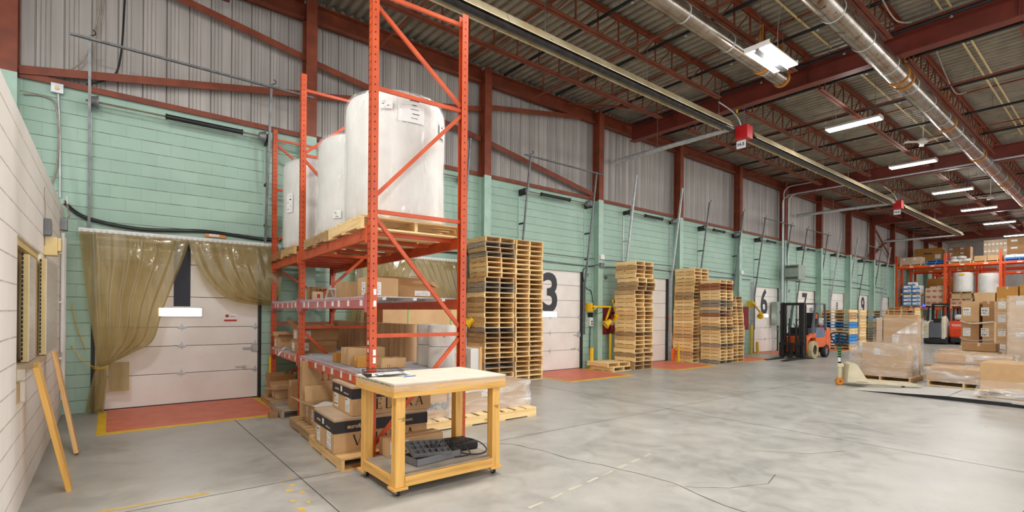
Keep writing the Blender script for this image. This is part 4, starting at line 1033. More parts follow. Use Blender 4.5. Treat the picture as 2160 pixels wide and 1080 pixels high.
for k in range(4): MB().tube([(0, -.05 + .03 * k, .12), (.05, -.06 + .04 * k, .22), (.03, .1 + .02 * k, .3), (0, .3, .45 + .03 * k)], .007, 6).build('wire', ['cobweb', 'brass', 'black', 'white'][k], t)
# ------------------------------------------------------------------ pallet stacks along the wall
def stack(where, x, y, n, h, w, l, seed, rz=0.0, tones=('pine', 'pine', 'pine', 'tan', 'tan', 'aged'), seq=None, jit=.018, cuts=(), group=None, blocks=False, lean=()):
    rr = random.Random(seed); ox = oy = 0.0
    for k in range(n):
        if k in cuts or k == 0: ox, oy = rr.uniform(-jit, jit) * 2.2, rr.uniform(-jit, jit)
        tone = seq[k] if seq else rr.choice(tones)
        dx = sum((k - a) * c for a, c in lean if k > a)
        p = pallet('%s pallet, %s from the floor in %s' % ({'pine': 'pale pine', 'tan': 'tan', 'aged': 'brown weathered', 'grey': 'grey weathered', 'chipblue': 'blue', 'redwood': 'reddish'}[tone], nth(k + 1), where),
                   (x + ox + rr.uniform(-jit, jit) * .5 - dx, y + oy + rr.uniform(-jit, jit) * .5, k * h + .0005), rz + rr.uniform(-.012, .012), w, l, h - .0012, tone, group or 'stacked pallets', blocks)
AW, AL = .84, .74
stack('the tall stack beside the rack', 7.05, 9.6, 29, .1155, AW, AL, 11, -.04, ('pine', 'tan', 'tan', 'aged', 'pine', 'grey'), cuts=(14, 21, 26))
stack('the tall stack left of door 3', 7.93, 9.57, 29, .1155, AW, AL, 12, -.04, ('pine', 'pine', 'pine', 'tan', 'tan'), cuts=(13, 15))
stack('the stack right of door 3', 12.22, 9.42, 26, .121, .85, .74, 13, 0, cuts=(2, 5, 12, 15, 19, 22), jit=.03)
stack('the tallest rear stack of the trio', 15.65, 9.7, 27, .1175, .86, .74, 14, 0, ('tan', 'pine', 'tan', 'aged', 'pine'), cuts=(8, 15, 20, 23))
stack('the middle front stack of the trio', 15.95, 8.93, 25, .11, .86, .7, 15, 0, ('pine', 'tan', 'pine', 'pine', 'redwood', 'grey'), cuts=(9, 17))
stack('the shorter right stack of the trio', 16.86, 8.98, 20, .112, .84, .7, 16, 0, cuts=(6, 11, 14), jit=.025, lean=((11, .018),))
pallet('pale pallet on the floor right of door 3, lower of a loose pair', (11.4, 9.55, 0), .03, .95, .8, .12, 'pine', 'loose pair of pallets')
pallet('pale pallet right of door 3, upper of a loose pair', (11.27, 9.6, .121), -.03, .95, .8, .12, 'pine', 'loose pair of pallets')
seq = ['pine', 'aged', 'chipblue', 'chipblue', 'chipblue', 'pine', 'pine', 'chipblue', 'chipblue', 'pine', 'aged', 'aged', 'pine', 'tan']
FT = PI / 2
stack('the mixed blue stack behind the forklift', 27.5, 9.08, 13, .146, 1.2, 1.05, 17, FT, seq=seq, group='far stacked pallets')
stack('the tan stack beside the mixed blue stack', 28.9, 9.0, 13, .146, 1.0, .9, 18, FT, seq=['chipblue', 'pine', 'pine', 'tan', 'pine', 'pine', 'pine', 'tan', 'pine', 'pine', 'tan', 'pine', 'pine'], group='far stacked pallets')
stack('the dark grey stack behind the tan stack', 33.4, 9.2, 13, .146, 1.2, 1.05, 19, FT, seq=['redwood', 'pine', 'grey', 'aged', 'grey', 'grey', 'aged', 'tan', 'grey', 'tan', 'chipblue', 'tan', 'aged'], group='far stacked pallets')
stack('the stack before the reach truck', 33.3, 7.95, 14, .148, 1.2, 1.05, 20, FT, ('tan', 'pine', 'aged', 'pine'), group='far stacked pallets')

# ------------------------------------------------------------------ small things along the wall
for k, (x, y, h, lab) in enumerate(((2.36, 10.03, .78, 'yellow bollard between the near dock door and the rack'), (10.97, 9.98, .62, 'short yellow bollard at the right side of door 3'), (11.85, 10.03, 1.02, 'tall thin yellow bollard below the dock lights right of door 3'),
        (15.2, 9.86, .62, 'short yellow bollard at the left foot of the tallest rear pallet stack'), (20.62, 10.0, 1.22, 'tall yellow post under the red board left of door 6'), (21.2, 10.02, .5, 'leaning short yellow bollard at the left edge of door 6'), (25.3, 10.0, .6, 'yellow bollard behind the orange forklift mast'))):
    t = thing('bollard', lab, 'bollard', (x, y, 0), 0, 'yellow bollards')
    if k == 5: t.rotation_euler = (0, -.1, 0)
    r = .055 if k not in (2, 4) else .045
    MB().lathe([(0, 0), (r, 0), (r, h - .01), (r - .01, h), (0, h)], n=16).build('post', 'yellow', t)
    if k == 2: MB().lathe([(0, h), (r + .005, h), (r + .005, h + .05), (0, h + .055)], n=16).build('cap', 'black', t)
    MB().bx(-.09, .09, -.09, .09, 0, .012).build('base_plate', 'yellow', t)
def dock_light(label, x, z, span, lx, lz, sgn=1):
    t = thing('dock_light', label, 'dock light', (x, WY - .22, z), 0, 'yellow dock lights')
    MB().bx(-.03, .03, -.04, .22, -.15, .1).bar((0, -.06, 0), (span, -.12, 0), .05, .05).bar((0, -.05, -.12), (.15, -.08, -.02), .03, .03).build('swing_arm', 'yellow', t)
    MB().bar((span, -.12, 0), (lx, -.22, lz + .1), .045, .045).build('lower_arm', 'yellow', t)
    b = MB(); b.T = Matrix.Translation((lx, -.24, lz)) @ Matrix.Rotation(.9 * sgn, 4, 'Y') @ Matrix.Rotation(.35, 4, 'X')
    b.lathe([(0, .16), (.07, .15), (.075, .06), (.09, .03), (.14, -.06), (.13, -.06), (.08, .02), (0, .03)], n=20)
    b.build('lamp_head', 'yellow', t)
    b = MB(); b.T = Matrix.Translation((lx, -.24, lz)) @ Matrix.Rotation(.9 * sgn, 4, 'Y') @ Matrix.Rotation(.35, 4, 'X')
    b.lathe([(0, .0), (.06, .0), (.085, -.02), (0, -.04)], n=16); b.build('lens', 'galv', t)
    MB().tube([catm([(.02, -.06, -.02), (.1, -.1, -.2), (span * .5, -.12, -.16), (span, -.16, -.05), (lx, -.26, lz + .12)], k / 16) for k in range(17)], .007, 6).build('cord', 'black', t)
dock_light('left yellow dock light folded on the wall right of door 3', 10.98, 1.82, .72, .42, -.5)
dock_light('right yellow dock light over the red board beside the pallet stack', 12.35, 2.02, -.55, -.5, -.55, -.6)
dock_light('yellow dock light in front of the red board left of door 6', 20.75, 2.1, -.2, .2, -.5, -1)
dock_light('yellow dock light peeking out left of the tall pallet stacks', 6.3, 1.55, .1, .22, -.18)
for k, (x0, x1, z0, z1, lab) in enumerate(((11.72, 12.5, .98, 1.82, 'dark red board behind the fire extinguisher right of door 3'), (20.4, 20.85, 1.0, 1.95, 'dark red board left of door 6'))):
    tag(MB().bx(x0, x1, WY - .02, WY - .002, z0, z1).build('fire_board', 'redboard', None, bevel=.002), lab, 'board', 'red fire boards')
t = thing('fire_extinguisher', 'red fire extinguisher hanging on the dark red board', 'fire extinguisher', (12.08, WY - .09, 1.12))
MB().lathe([(0, 0), (.065, 0), (.07, .03), (.07, .36), (.05, .42), (.025, .44), (.02, .48), (0, .48)], n=18).build('cylinder', 'redpaint', t)
MB().bx(-.02, .02, -.05, .02, .48, .53).bx(-.01, .01, -.1, .03, .53, .55).build('valve', 'dark', t); MB().lathe([(.071, .14), (.072, .15), (.072, .28), (.071, .29)], n=18).build('label', 'paper', t)
MB().tube([(.02, 0, .5), (.1, -.02, .44), (.1, -.02, .2), (.085, -.02, .1)], .01, 8).build('hose', 'black', t)
t = thing('dock_control', 'grey and white push-button dock control below the left dock light', 'control box', (11.14, WY - .05, 1.4))
MB().bx(-.07, .07, -.05, .05, -.16, .1).build('housing', 'white', t, bevel=.006); MB().bx(-.06, .06, -.05, .05, .1, .24).build('top_box', 'black', t, bevel=.004)
for k in range(2): MB().lathe([(0, -.075), (.022, -.075), (.022, -.05)], (0, 0, 0), 12, 0, 1).build('button', ['black', 'redpaint'][k], t).location = (0, 0, -.02 - .07 * k)
MB().tube([catm([(0, 0, -.16), (.0, .02, -.7), (.02, .0, -1.1), (.1, 0, -1.3)], k / 14) for k in range(15)], .012, 8).build('cable', 'black', t)
t = thing('shovel', 'orange-handled shovel leaning on the wall left of the tallest pallet stack', 'shovel', (15.18, WY - .1, 0))
MB().cyl((0, -.1, .4), (.02, .06, 1.4), .016, 10).build('shaft', 'lumberz', t)
MB().tube([(.02, .06, 1.38), (-.06, .07, 1.5), (-.06, .08, 1.58), (.1, .08, 1.58), (.1, .07, 1.5), (.02, .06, 1.38)], .014, 8).build('grip', 'liftorange', t)
MB().grid(lambda u, v: ((u - .5) * .3, -.12 - .05 * math.cos((u - .5) * 3) + .02 * v, .45 - .43 * v), 8, 5).build('blade', 'liftorange', t, fix=False)
# steel guide rails beside door 4 and 6
for x, lab in ((15.22, 'right of the dock door next to the tallest pallet stack'), (21.08, 'left of door 6'), (29.5, 'left of the dock door beyond door 7'), (37.8, 'left of the farthest dock door')):
    tag(MB().bx(x - .05, x + .05, WY - .06, WY - .0, 0, 3.0).bx(x - .03, x - .02, WY - .12, WY - .06, 0, 3.0).build('door_guide', 'galv'), 'galvanised vertical guide rail ' + lab, 'guide rail', 'vertical guide rails')
# conduits, cables and boxes
def run(name, label, pts, r, mat, cat='conduit', group='wall conduits and cables', n=8, smooth=12):
    P = [catm(pts, k / (smooth * (len(pts) - 1))) for k in range(smooth * (len(pts) - 1) + 1)] if smooth else pts
    return tag(MB().tube(P, r, n).build(name, mat), label, cat, group)
W_ = WY - .025
run('wall_conduit', 'long grey conduit along the green wall above door 3', [(7.35, W_, 3.1), (11.05, W_, 3.02), (13.8, W_, 3.12), (17.4, W_, 3.06), (21.0, W_, 3.08)], .018, 'galvd')
run('wall_conduit', 'thinner upper conduit along the green wall above door 3', [(7.35, W_, 3.3), (11.05, W_, 3.25), (15.3, W_, 3.3), (19.3, W_, 3.25), (22.9, W_, 3.2)], .01, 'galvd')
run('wall_conduit', 'upper grey conduit along the wall beyond door 7', [(24.2, W_, 3.55), (28.0, W_, 3.5), (33.0, W_, 3.5), (39.0, W_, 3.3)], .02, 'galvd')
run('wall_conduit', 'lower grey conduit along the wall beyond door 7', [(24.2, W_, 3.25), (28.0, W_, 3.22), (33.0, W_, 3.2), (39.0, W_, 3.05)], .02, 'galvd')
run('cable_bundle', 'dark cable bundle sagging along the wall above the near curtain', [(-.54, W_, 3.22), (-.28, W_ - .02, 3.02), (.4, W_ - .02, 2.92), (1.35, W_ - .01, 2.98), (2.3, W_, 2.93), (3.0, W_, 3.02), (3.9, W_, 2.98), (6.9, W_, 3.05)], .018, 'dark', 'cable')
run('cable_bundle', 'thin dark cable just above the sagging cable bundle', [(-.54, W_, 3.26), (-.28, W_ - .03, 3.05), (.4, W_ - .03, 2.95), (1.3, W_ - .02, 3.01), (2.3, W_, 2.97), (3.4, W_, 3.05)], .009, 'black', 'cable')
run('wall_conduit', 'thin upright conduit on the green wall right of the office corner', [(-.62, W_, 4.86), (-.6, W_, 4.2), (-.59, W_, 3.3)], .016, 'galv')
t = thing('outlet_box', 'small square steel box below the red cap at the left end', 'outlet box', (-.63, W_ - .02, 4.93)); MB().bx(-.07, .07, -.03, .03, -.07, .07).build('box', 'galv', t); MB().lathe([(0, -.045), (.03, -.045), (.03, -.03)], (0, 0, 0), 12, 0, 1).build('outlet', 'cream', t)
run('loose_cable', 'pale loose cable beside the thin upright conduit at the left end', [(-1.0, W_, 4.75), (-.78, W_, 4.78), (-.65, W_ - .02, 4.68), (-.61, W_ - .03, 4.2), (-.64, W_ - .02, 3.7), (-.7, W_, 3.45)], .012, 'cobweb', 'cable')
run('loose_cable', 'pale cable hanging down the metal siding at the far left', [(-.12, WY, 7.5), (-.14, WY, 6.5), (-.23, WY - .02, 5.85), (-.32, WY, 5.5), (-.5, WY, 5.25)], .013, 'cobweb', 'cable')
run('loose_cable', 'second pale cable hanging down the siding beside the first', [(-.05, WY, 7.5), (-.1, WY, 6.4), (-.2, WY - .02, 5.8), (-.22, WY, 5.3)], .01, 'cobweb', 'cable')
run('loose_cable', 'black cable hanging down the metal siding near the left column', [(.2, WY, 7.5), (.16, WY, 6.5), (.12, WY - .01, 5.7), (.02, WY, 5.32), (-.3, WY, 5.1)], .014, 'black', 'cable')
run('wall_conduit', 'pair-left grey conduit down the column right of the trio of stacks', [(11.62, W_, 3.1), (11.62, W_, 2.0), (11.62, W_, .4)], .014, 'galvd')
run('loose_cable', 'dark cable looping from the conduit box to the left dock light', [(11.2, 9.95, 3.05), (10.85, W_, 2.9), (10.95, W_, 2.4), (11.2, W_, 2.25), (11.3, W_, 1.7)], .011, 'black', 'cable')
for x, z, lab in ((11.33, 3.28, 'upper white junction box on the column right of door 3'), (11.33, 3.04, 'lower grey junction box on the column right of door 3'), (19.65, 3.3, 'junction box on the column left of door 6')):
    tag(MB().bx(x - .08, x + .08, WY - .35, WY - .27, z - .07, z + .07).build('junction_box', 'white' if z > 3.2 else 'galvd', None, bevel=.005), lab, 'junction box', 'column junction boxes')
for x, z in ((11.0, 2.75), (11.85, 2.72)):
    tag(MB().lathe([(0, -.05), (.05, -.05), (.06, -.02), (.06, 0), (0, 0)], (x, WY - .001, z), 14, 0, 1).build('wall_socket', 'galvd'), 'small round box on the green wall %s the column right of door 3' % ('left of' if x < 11.2 else 'right of'), 'outlet box', 'round wall boxes')
t = thing('heater_unit', 'grey-green boxy unit mounted high on the column beside door 6', 'wall unit', (23.85, WY - .6, 3.5))
MB().bx(-.35, .35, -.3, .3, -.32, .34).build('housing', 'cabinet', t, bevel=.01)
b = MB()
for k in range(6): b.bx(-.356, -.35, -.26, .26, .2 + k * .018, .21 + k * .018).bx(-.356, -.35, -.26, .26, -.29 + k * .018, -.28 + k * .018)
b.build('louvres', 'dark', t)
for x, y, z0, z1, w, lab in ((23.05, WY - .16, 1.15, 2.2, .3, 'tall grey-green disconnect cabinet between door 6 and the column'), (24.1, WY - .16, 1.1, 2.3, .4, 'second tall electrical cabinet right of the column beside door 6'), (24.0, WY - .12, 2.4, 2.9, .35, 'small grey breaker box below the boxy wall unit')):
    t = thing('electrical_cabinet', lab, 'electrical cabinet', (x, y, 0), 0, 'electrical cabinets by door 6')
    MB().bx(-w / 2, w / 2, -.1, .14, z0, z1).build('housing', 'cabinet', t, bevel=.006); MB().bx(-w / 2 + .03, w / 2 - .03, -.108, -.1, z0 + .03, z1 - .03).build('cabinet_door', 'cabinet', t, bevel=.003)
    MB().bx(w / 2 - .05, w / 2 - .02, -.13, -.1, (z0 + z1) / 2, (z0 + z1) / 2 + .12).build('switch_lever', 'dark', t)
for k, x in enumerate((22.95, 23.1, 23.95, 24.15)):
    run('wall_conduit', 'vertical steel conduit, %s from the left below the cabinets beside door 6' % nth(k + 1), [(x, WY - .06, 0.02), (x, WY - .06, 1.16)], .025, 'galv', smooth=0)
for k, (x, zt) in enumerate(((23.38, 7.0), (23.28, 6.6), (23.85, 6.75))):
    tag(MB().tube([(x, WY - .3, 2.2), (x, WY - .3, zt)] + [(x + (.0 if k < 2 else .06 * math.sin(a)), WY - .3 - .35 * (1 - math.cos(a)), zt + .3 * math.sin(a)) for a in (.4, .8, 1.2, 1.57)] + [(x + (.06 if k == 2 else 0), (1.0 if k == 2 else 8.6), zt + .3)], .035 if k == 2 else .025, 10).build('riser_conduit', 'galv'), ('left steel conduit rising on the column beside door 6', 'middle steel conduit rising on the column beside door 6', 'thick bent conduit rising beside door 6 and crossing below the ceiling')[k], 'conduit', 'riser conduits')

# ------------------------------------------------------------------ floor joints, cracks, paint
def flat(name, pts, w, mat, z=.0012, wv=0.0, seed=0):
    rr = random.Random(seed); b = MB(); L = []
    for i in range(len(pts) - 1):
        p, q = Vector(pts[i] + (0,)), Vector(pts[i + 1] + (0,)); n = max(1, int((q - p).length / .12))
        L += [p.lerp(q, k / n) for k in range(n)]
    L.append(Vector(pts[-1] + (0,)))
    vs = []
    for i, p in enumerate(L):
        d = (L[min(i + 1, len(L) - 1)] - L[max(i - 1, 0)]).normalized(); s = Vector((-d.y, d.x, 0)); o = rr.uniform(-wv, wv); ww = w * (rr.uniform(.5, 1.3) if wv else 1)
        for g in (-.5, .5): vs.append((p.x + s.x * (o + ww * g), p.y + s.y * (o + ww * g), z))
    b._add(vs, [(2 * i, 2 * i + 1, 2 * i + 3, 2 * i + 2) for i in range(len(L) - 1)])
    return struct(b.build(name, mat))
for x in (1.46, 7.47, 13.4, 19.4): flat('floor_joint', [(x, 10.0 if x > 2 else 9.9), (x, -3.0)], .009, 'jointdark')
for y in (5.06, .6): flat('floor_joint', [(-.5, y), (36.0, y)], .009, 'jointdark')
flat('floor_crack', [(3.7, 5.0), (3.89, 4.83), (3.98, 4.41), (4.01, 3.98), (4.15, 3.48), (4.22, 3.05), (4.24, 2.8), (4.11, 2.38), (4.08, 2.03), (4.2, 1.7)], .012, 'jointdark', wv=.012, seed=1)
flat('floor_crack', [(4.23, 2.66), (4.53, 2.39), (4.95, 2.23), (5.3, 2.3)], .007, 'jointdark', wv=.012, seed=2)
flat('floor_crack', [(6.0, 2.9), (6.4, 2.4), (6.9, 2.2)], .006, 'jointdark', wv=.012, seed=3)
for k in range(8):
    f0, f1 = k / 8, k / 8 + .08
    flat('paint_line', [(2.73 + 2.3 * f0, 3.16 + .4 * f0), (2.73 + 2.3 * f1, 3.16 + .4 * f1)], .035, 'fadedpaint', wv=.006, seed=k)
flat('paint_line', [(-.5, 5.22), (.7, 5.14)], .05, 'fadedyellow', wv=.004, seed=9)
rr = random.Random(4)
for k in range(9):
    x, y = 1.28 + rr.uniform(-.05, .09), 4.1 + k * .13; flat('paint_line', [(x, y), (x + rr.uniform(-.03, .03), y + rr.uniform(.02, .1))], rr.uniform(.02, .06), 'fadedyellow', wv=.008, seed=20 + k)

# ------------------------------------------------------------------ forklift
def wheel(parent, name, x, y, r, w, tyre, hub):
    o = bpy.data.objects.new(name, None); COL.objects.link(o); o.parent = parent; o.location = (x, y, r)
    MB().lathe([(r * .55, -w / 2), (r * .95, -w / 2), (r, -w / 2 + .02), (r, w / 2 - .02), (r * .95, w / 2), (r * .55, w / 2), (r * .55, -w / 2)], n=28, axis=1).build('tyre', tyre, o)
    MB().lathe([(0, -w / 2 + .03), (r * .2, -w / 2 + .02), (r * .3, -w / 2 + .05), (r * .55, -w / 2 + .02), (r * .55, w / 2 - .02), (r * .3, w / 2 - .05), (r * .2, w / 2 - .02), (0, w / 2 - .03)], n=24, axis=1).build('hub', hub, o)
fl = thing('forklift', 'orange forklift with black mast and empty forks facing the left, by door 6', 'forklift', (19.75, 8.06, 0), PI)
b = MB()
for y in (-.36, .36): b.bx(-.09, .05, y - .05, y + .05, .06, 2.06); b.bx(-.12, -.09, y - .07, y + .07, .06, 2.0)
for y in (-.26, .26): b.bx(-.06, .03, y - .035, y + .035, .08, 2.02)
b.build('mast_rails', 'dark', fl)
for q in ((1.98, 2.08, -.02), (.85, .93, -.06), (.1, .22, -.04)): MB().bx(-.12, q[2], -.4, .4, q[0], q[1]).build('mast_crossbar', 'dark', fl)
for y in (-.14, .1): MB().cyl((-.08, y, .1), (-.08, y, 1.2), .035, 12).cyl((-.08, y, 1.2), (-.08, y, 1.5), .02, 10).build('lift_cylinder', 'dark', fl)
MB().bx(.05, .11, -.42, .42, .5, .6).bx(.05, .11, -.42, .42, .1, .18).bx(.05, .1, -.42, -.36, .1, .6).bx(.05, .1, .36, .42, .1, .6).bx(.05, .09, -.05, .05, .1, .6).build('carriage', 'dark', fl)
for y in (-.3, .26):
    MB().prism([(.11, .7), (.16, .7), (.165, .07), (1.45, .03), (1.45, .02), (.11, .02)], y - .065, y + .065, 'xz').build('fork', 'dark', fl)
MB().prism([(-.25, .25), (-.3, .62), (-.55, .78), (-1.05, .78), (-1.15, .5), (-1.3, .4), (-1.75, .4), (-1.85, .6), (-2.2, .62), (-2.25, 1.12), (-2.05, 1.18), (-1.9, .95), (-1.0, .95), (-.6, .95), (-.45, .85), (-.2, .8)], -.42, .42, 'xz').build('body_panels', 'liftorange', fl)
MB().prism([(-2.0, .25), (-2.0, 1.05), (-2.1, 1.18), (-2.35, 1.1), (-2.42, .7), (-2.4, .3), (-2.25, .22)], -.45, .45, 'xz').build('counterweight', 'liftorange', fl, bevel=.04)
MB().prism([(-1.0, .42), (-1.0, .78), (-1.95, .78), (-1.95, .42)], -.44, .44, 'xz').build('side_skirt', 'liftorange', fl, bevel=.02)
MB().prism([(-.95, .78), (-1.1, 1.12), (-1.3, 1.17), (-1.8, 1.12), (-1.95, .85), (-1.7, .76)], -.43, .43, 'xz').build('engine_hood', 'hoodblue', fl, bevel=.02)
MB().bx(-.3, -2.2, -.3, .3, .2, .42).build('chassis', 'dark', fl)
for y in (-.4, .4):
    s = 1 if y > 0 else -1
    wheel(fl, 'front_wheel', -.75, y, .33, .2, 'tirecream', 'dark'); wheel(fl, 'rear_wheel', -1.98, y * .95, .25, .17, 'tirecream' if 0 else 'rubber', 'galvd')
    MB().bar((-.72, y, .92), (-1.0, y, 1.98), .07, .07).bar((-1.0, y, 1.98), (-1.06, y, 2.06), .07, .07).build('guard_post', 'liftgrey', fl)
    MB().bar((-2.0, y, 1.05), (-1.88, y, 2.06), .07, .07).build('guard_post', 'liftgrey', fl)
b = MB().bx(-1.0, -1.95, -.42, -.36, 2.03, 2.08).bx(-1.0, -1.95, .36, .42, 2.03, 2.08)
for k in range(7): b.bx(-1.02 - .15 * k, -.97 - .15 * k, -.4, .4, 2.04, 2.08)
b.build('overhead_guard', 'liftgrey', fl)
MB().prism([(-1.15, 1.15), (-1.2, 1.3), (-1.6, 1.26), (-1.68, 1.72), (-1.8, 1.72), (-1.82, 1.12)], -.24, .24, 'xz').build('seat', 'black', fl, bevel=.05)
MB().bx(-.5, -.7, -.35, .35, .85, 1.15).build('dashboard', 'black', fl, bevel=.03)
MB().tube([(-.82 + .03 * math.cos(a), .18 * math.sin(a), 1.32 + .17 * math.cos(a)) for a in [k * PI / 8 for k in range(16)]], .014, 8, closed=True).cyl((-.6, 0, 1.1), (-.82, 0, 1.32), .018, 8).build('steering_wheel', 'black', fl)
b = MB(); b.lathe([(0, -.36), (.1, -.34), (.15, -.28), (.15, .28), (.1, .34), (0, .36)], (-2.05, 0, 1.36), 18, 0, 1); b.build('propane_tank', 'white', fl)
MB().bx(-1.98, -2.15, -.2, .2, 1.15, 1.24).build('tank_bracket', 'redpaint', fl)
MB().bx(-.92, -.98, .42, .48, 1.5, 1.68).build('turn_signal', 'liftorange', fl, bevel=.01)
MB().lathe([(0, -.01), (.09, -.008), (.09, .02), (0, .04)], (-.95, .3, 1.82), 16, 0, 0).build('mirror', 'galv', fl)
for k in range(3): MB().tube([(-.1, -.2 + .2 * k, 1.3), (-.25, -.18 + .2 * k, 1.15), (-.3, -.15 + .2 * k, .8), (-.2, -.1 + .2 * k, .5)], .015, 6).build('hydraulic_hose', 'black', fl)

# ------------------------------------------------------------------ pallet jack
pj = thing('pallet_jack', 'cream pallet jack with black loop handle in front of the wrapped boxes', 'pallet jack', (13.45, 4.36, 0), math.radians(-60))
for y in (-.2, .2):
    MB().prism([(.2, .13), (.2, .08), (1.15, .065), (1.42, .065), (1.42, .085), (1.35, .11), (.3, .13)], y - .08, y + .08, 'xz').build('fork', 'jackcream', pj, bevel=.008)
    MB().cyl((1.1, y - .04, .06), (1.1, y + .04, .06), .028, 14).build('load_roller', 'rubber', pj)
MB().prism([(.02, .1), (.06, .5), (.14, .54), (.22, .5), (.44, .12), (.44, .09), (.02, .09)], -.28, .28, 'xz').build('frame_cover', 'jackcream', pj, bevel=.02)
MB().cyl((-.06, 0, .08), (-.06, 0, .48), .05, 14).bx(-.12, 0, -.06, .06, .42, .5).build('pump', 'jackcream', pj)
for y in (-.06, .06): MB().lathe([(.02, -.025), (.08, -.025), (.085, 0), (.08, .025), (.02, .025)], (-.07, y, .085), 18, 0, 1).build('steer_wheel', 'brass', pj)
hr = bpy.data.objects.new('handle', None); COL.objects.link(hr); hr.parent = pj; hr.location = (-.07, 0, .48); hr.rotation_euler = (0, -.08, math.radians(68))
MB().bx(-.025, .025, -.03, .03, 0, .46).build('handle_bar', 'black', hr)
MB().tube([catm(q, k / 32) for q in [[(0, 0, .42), (0, -.1, .52), (0, -.17, .64), (0, -.14, .73), (0, 0, .75), (0, .14, .73), (0, .17, .64), (0, .1, .52), (0, 0, .42)]] for k in range(33)], .016, 8).bx(-.015, .015, -.02, .02, .44, .74).build('handle_loop', 'black', hr)
MB().bx(-.027, -.0255, -.028, .028, .06, .16).build('instruction_label', 'paper', hr); b = MB()
for k in range(4): b.bx(-.027, -.0255, -.028, .028, .2 + k * .06, .225 + k * .06)
b.build('green_stripes', 'greenstrap', hr)

# ------------------------------------------------------------------ pallet wrapper: ramp and turntable
t = thing('pallet_wrapper', 'low steel ramp and turntable of a pallet wrapping machine on the floor', 'pallet wrapper', (0, 0, 0))
MB().prism([(3.95, .0), (2.35, .075), (2.35, .0)], 12.7, 14.3, 'yz').build('ramp', 'plateg', t)
MB().bx(12.7, 14.3, .2, 2.35, 0, .06).build('base_frame', 'plateg', t)
MB().prism([(3.9, .0), (2.35, .074), (.2, .062), (.2, .0)], 12.682, 12.699, 'yz').build('edge_strip', 'black', t)
MB().lathe([(0, .06), (1.0, .06), (1.0, .09), (0, .09)], (13.6, 1.05, 0), 48).build('turntable', 'plateg', t)
# ------------------------------------------------------------------ wrapped loads in the middle of the hall
def crate_box(label, x0, x1, y0, y1, z0, z1, mat='card', labels=(), seed=0, group='cartons in the middle of the hall', tape='x'):
    return carton(label, (x1 - x0, y1 - y0, z1 - z0), ((x0 + x1) / 2, (y0 + y1) / 2, z0), 0, mat, labels, tape, None, group, seed=seed)
def wrap_of(label, x0, x1, y0, y1, z0, z1, seed, mat='film', taper=.02, cap=True):
    return wrapbox(label, (x1 - x0, y1 - y0, z1 - z0), ((x0 + x1) / 2, (y0 + y1) / 2, z0), 0, mat, 'stretch wraps in the hall', seed, taper, cap=cap)
pallet('pallet under the tall film-wrapped load beside the pallet jack', (15.85, 4.1, 0), FT, 1.25, 1.4, .12, 'tan', 'pallets under the hall loads')
crate_box('low wide carton with one white label at the front of the film-wrapped load', 15.2, 15.75, 3.56, 4.5, .121, .93, labels=[('L', (.14, .6), (.13, .16))], seed=61)
crate_box('tall carton at the back of the film-wrapped load beside the pallet jack', 15.85, 16.15, 3.5, 4.22, .121, 1.66, labels=[('L', (.1, .93), (.13, .16))], seed=62)
crate_box('pale end carton left of the low wide carton', 15.3, 15.8, 4.53, 4.72, .121, .66, 'cardpink', seed=63)
crate_box('narrow pale carton against the left side of the tall carton', 15.88, 16.15, 4.25, 4.38, .121, 1.58, 'cardpink', seed=64)
wrap_of('loose clear film round the low wide carton beside the pallet jack', 15.17, 15.79, 3.5, 4.75, .1, .93, 5, 'filmh', .06)
wrap_of('clear film round the tall carton beside the pallet jack', 15.83, 16.18, 3.47, 4.4, .1, 1.56, 6, 'film', .05, False)
tag(MB().grid(lambda u, v: (15.8 - .5 * v * (1 - u) + .02 * math.sin(u * 20 + v * 5), 4.0 - .5 * u - .05 * v, 1.5 - 1.3 * v + .35 * (u - 1) * (1 - v)), 16, 12).build('film_sheet', 'filmh', fix=False), 'slanting sheet of milky film hanging off the right side of the tall carton', 'stretch wrap', 'stretch wraps in the hall')
pallet('pine pallet under the low foreground load between jack and wrapper', (15.6, 2.5, 0), FT, 1.3, 1.0, .12, 'pine', 'pallets under the hall loads')
crate_box('low wrapped carton of the foreground load between jack and wrapper', 15.12, 16.1, 1.9, 3.17, .121, .42, seed=65)
wrap_of('shiny film round the low foreground load', 15.1, 16.12, 1.88, 3.19, .1, .42, 7, 'filmh')
pallet('pine pallet under the two-layer load behind the low foreground load', (17.0, 2.55, 0), FT, 1.35, 1.1, .12, 'pine', 'pallets under the hall loads')
crate_box('lower carton of the two-layer load with white label', 16.46, 17.5, 1.9, 3.24, .121, .46, labels=[('L', (.05, .23), (.15, .17))], seed=66)
crate_box('upper carton of the two-layer load with a small label', 16.42, 17.5, 1.95, 3.28, .461, .68, labels=[('L', (-.0, .1), (.13, .1))], seed=67)
wrap_of('milky film round the two-layer load', 16.4, 17.53, 1.88, 3.3, .1, .68, 8, 'filmh')
pallet('pallet under the film-topped load behind the two-layer load', (18.35, 2.9, 0), FT, 1.3, 1.1, .12, 'tan', 'pallets under the hall loads')
crate_box('wide carton under milky film behind the two-layer load', 17.85, 18.9, 2.3, 3.5, .121, .7, seed=68)
crate_box('flat brown carton lying on top of the film-topped load', 17.9, 18.5, 2.34, 3.0, .715, .92, 'carddark', seed=69)
wrap_of('milky film over the wide carton behind the two-layer load', 17.82, 18.93, 2.27, 3.53, .1, .7, 9, 'filmh', .1)
tag(MB().bx(17.4, 17.5, 3.45, 4.2, .28, .32).bx(17.4, 18.4, 3.5, 3.6, 0, .28).bx(17.4, 18.4, 4.05, 4.15, 0, .28).build('lumber_board', 'lumbery'), 'pale board across two bearers between the wrapped loads', 'board')
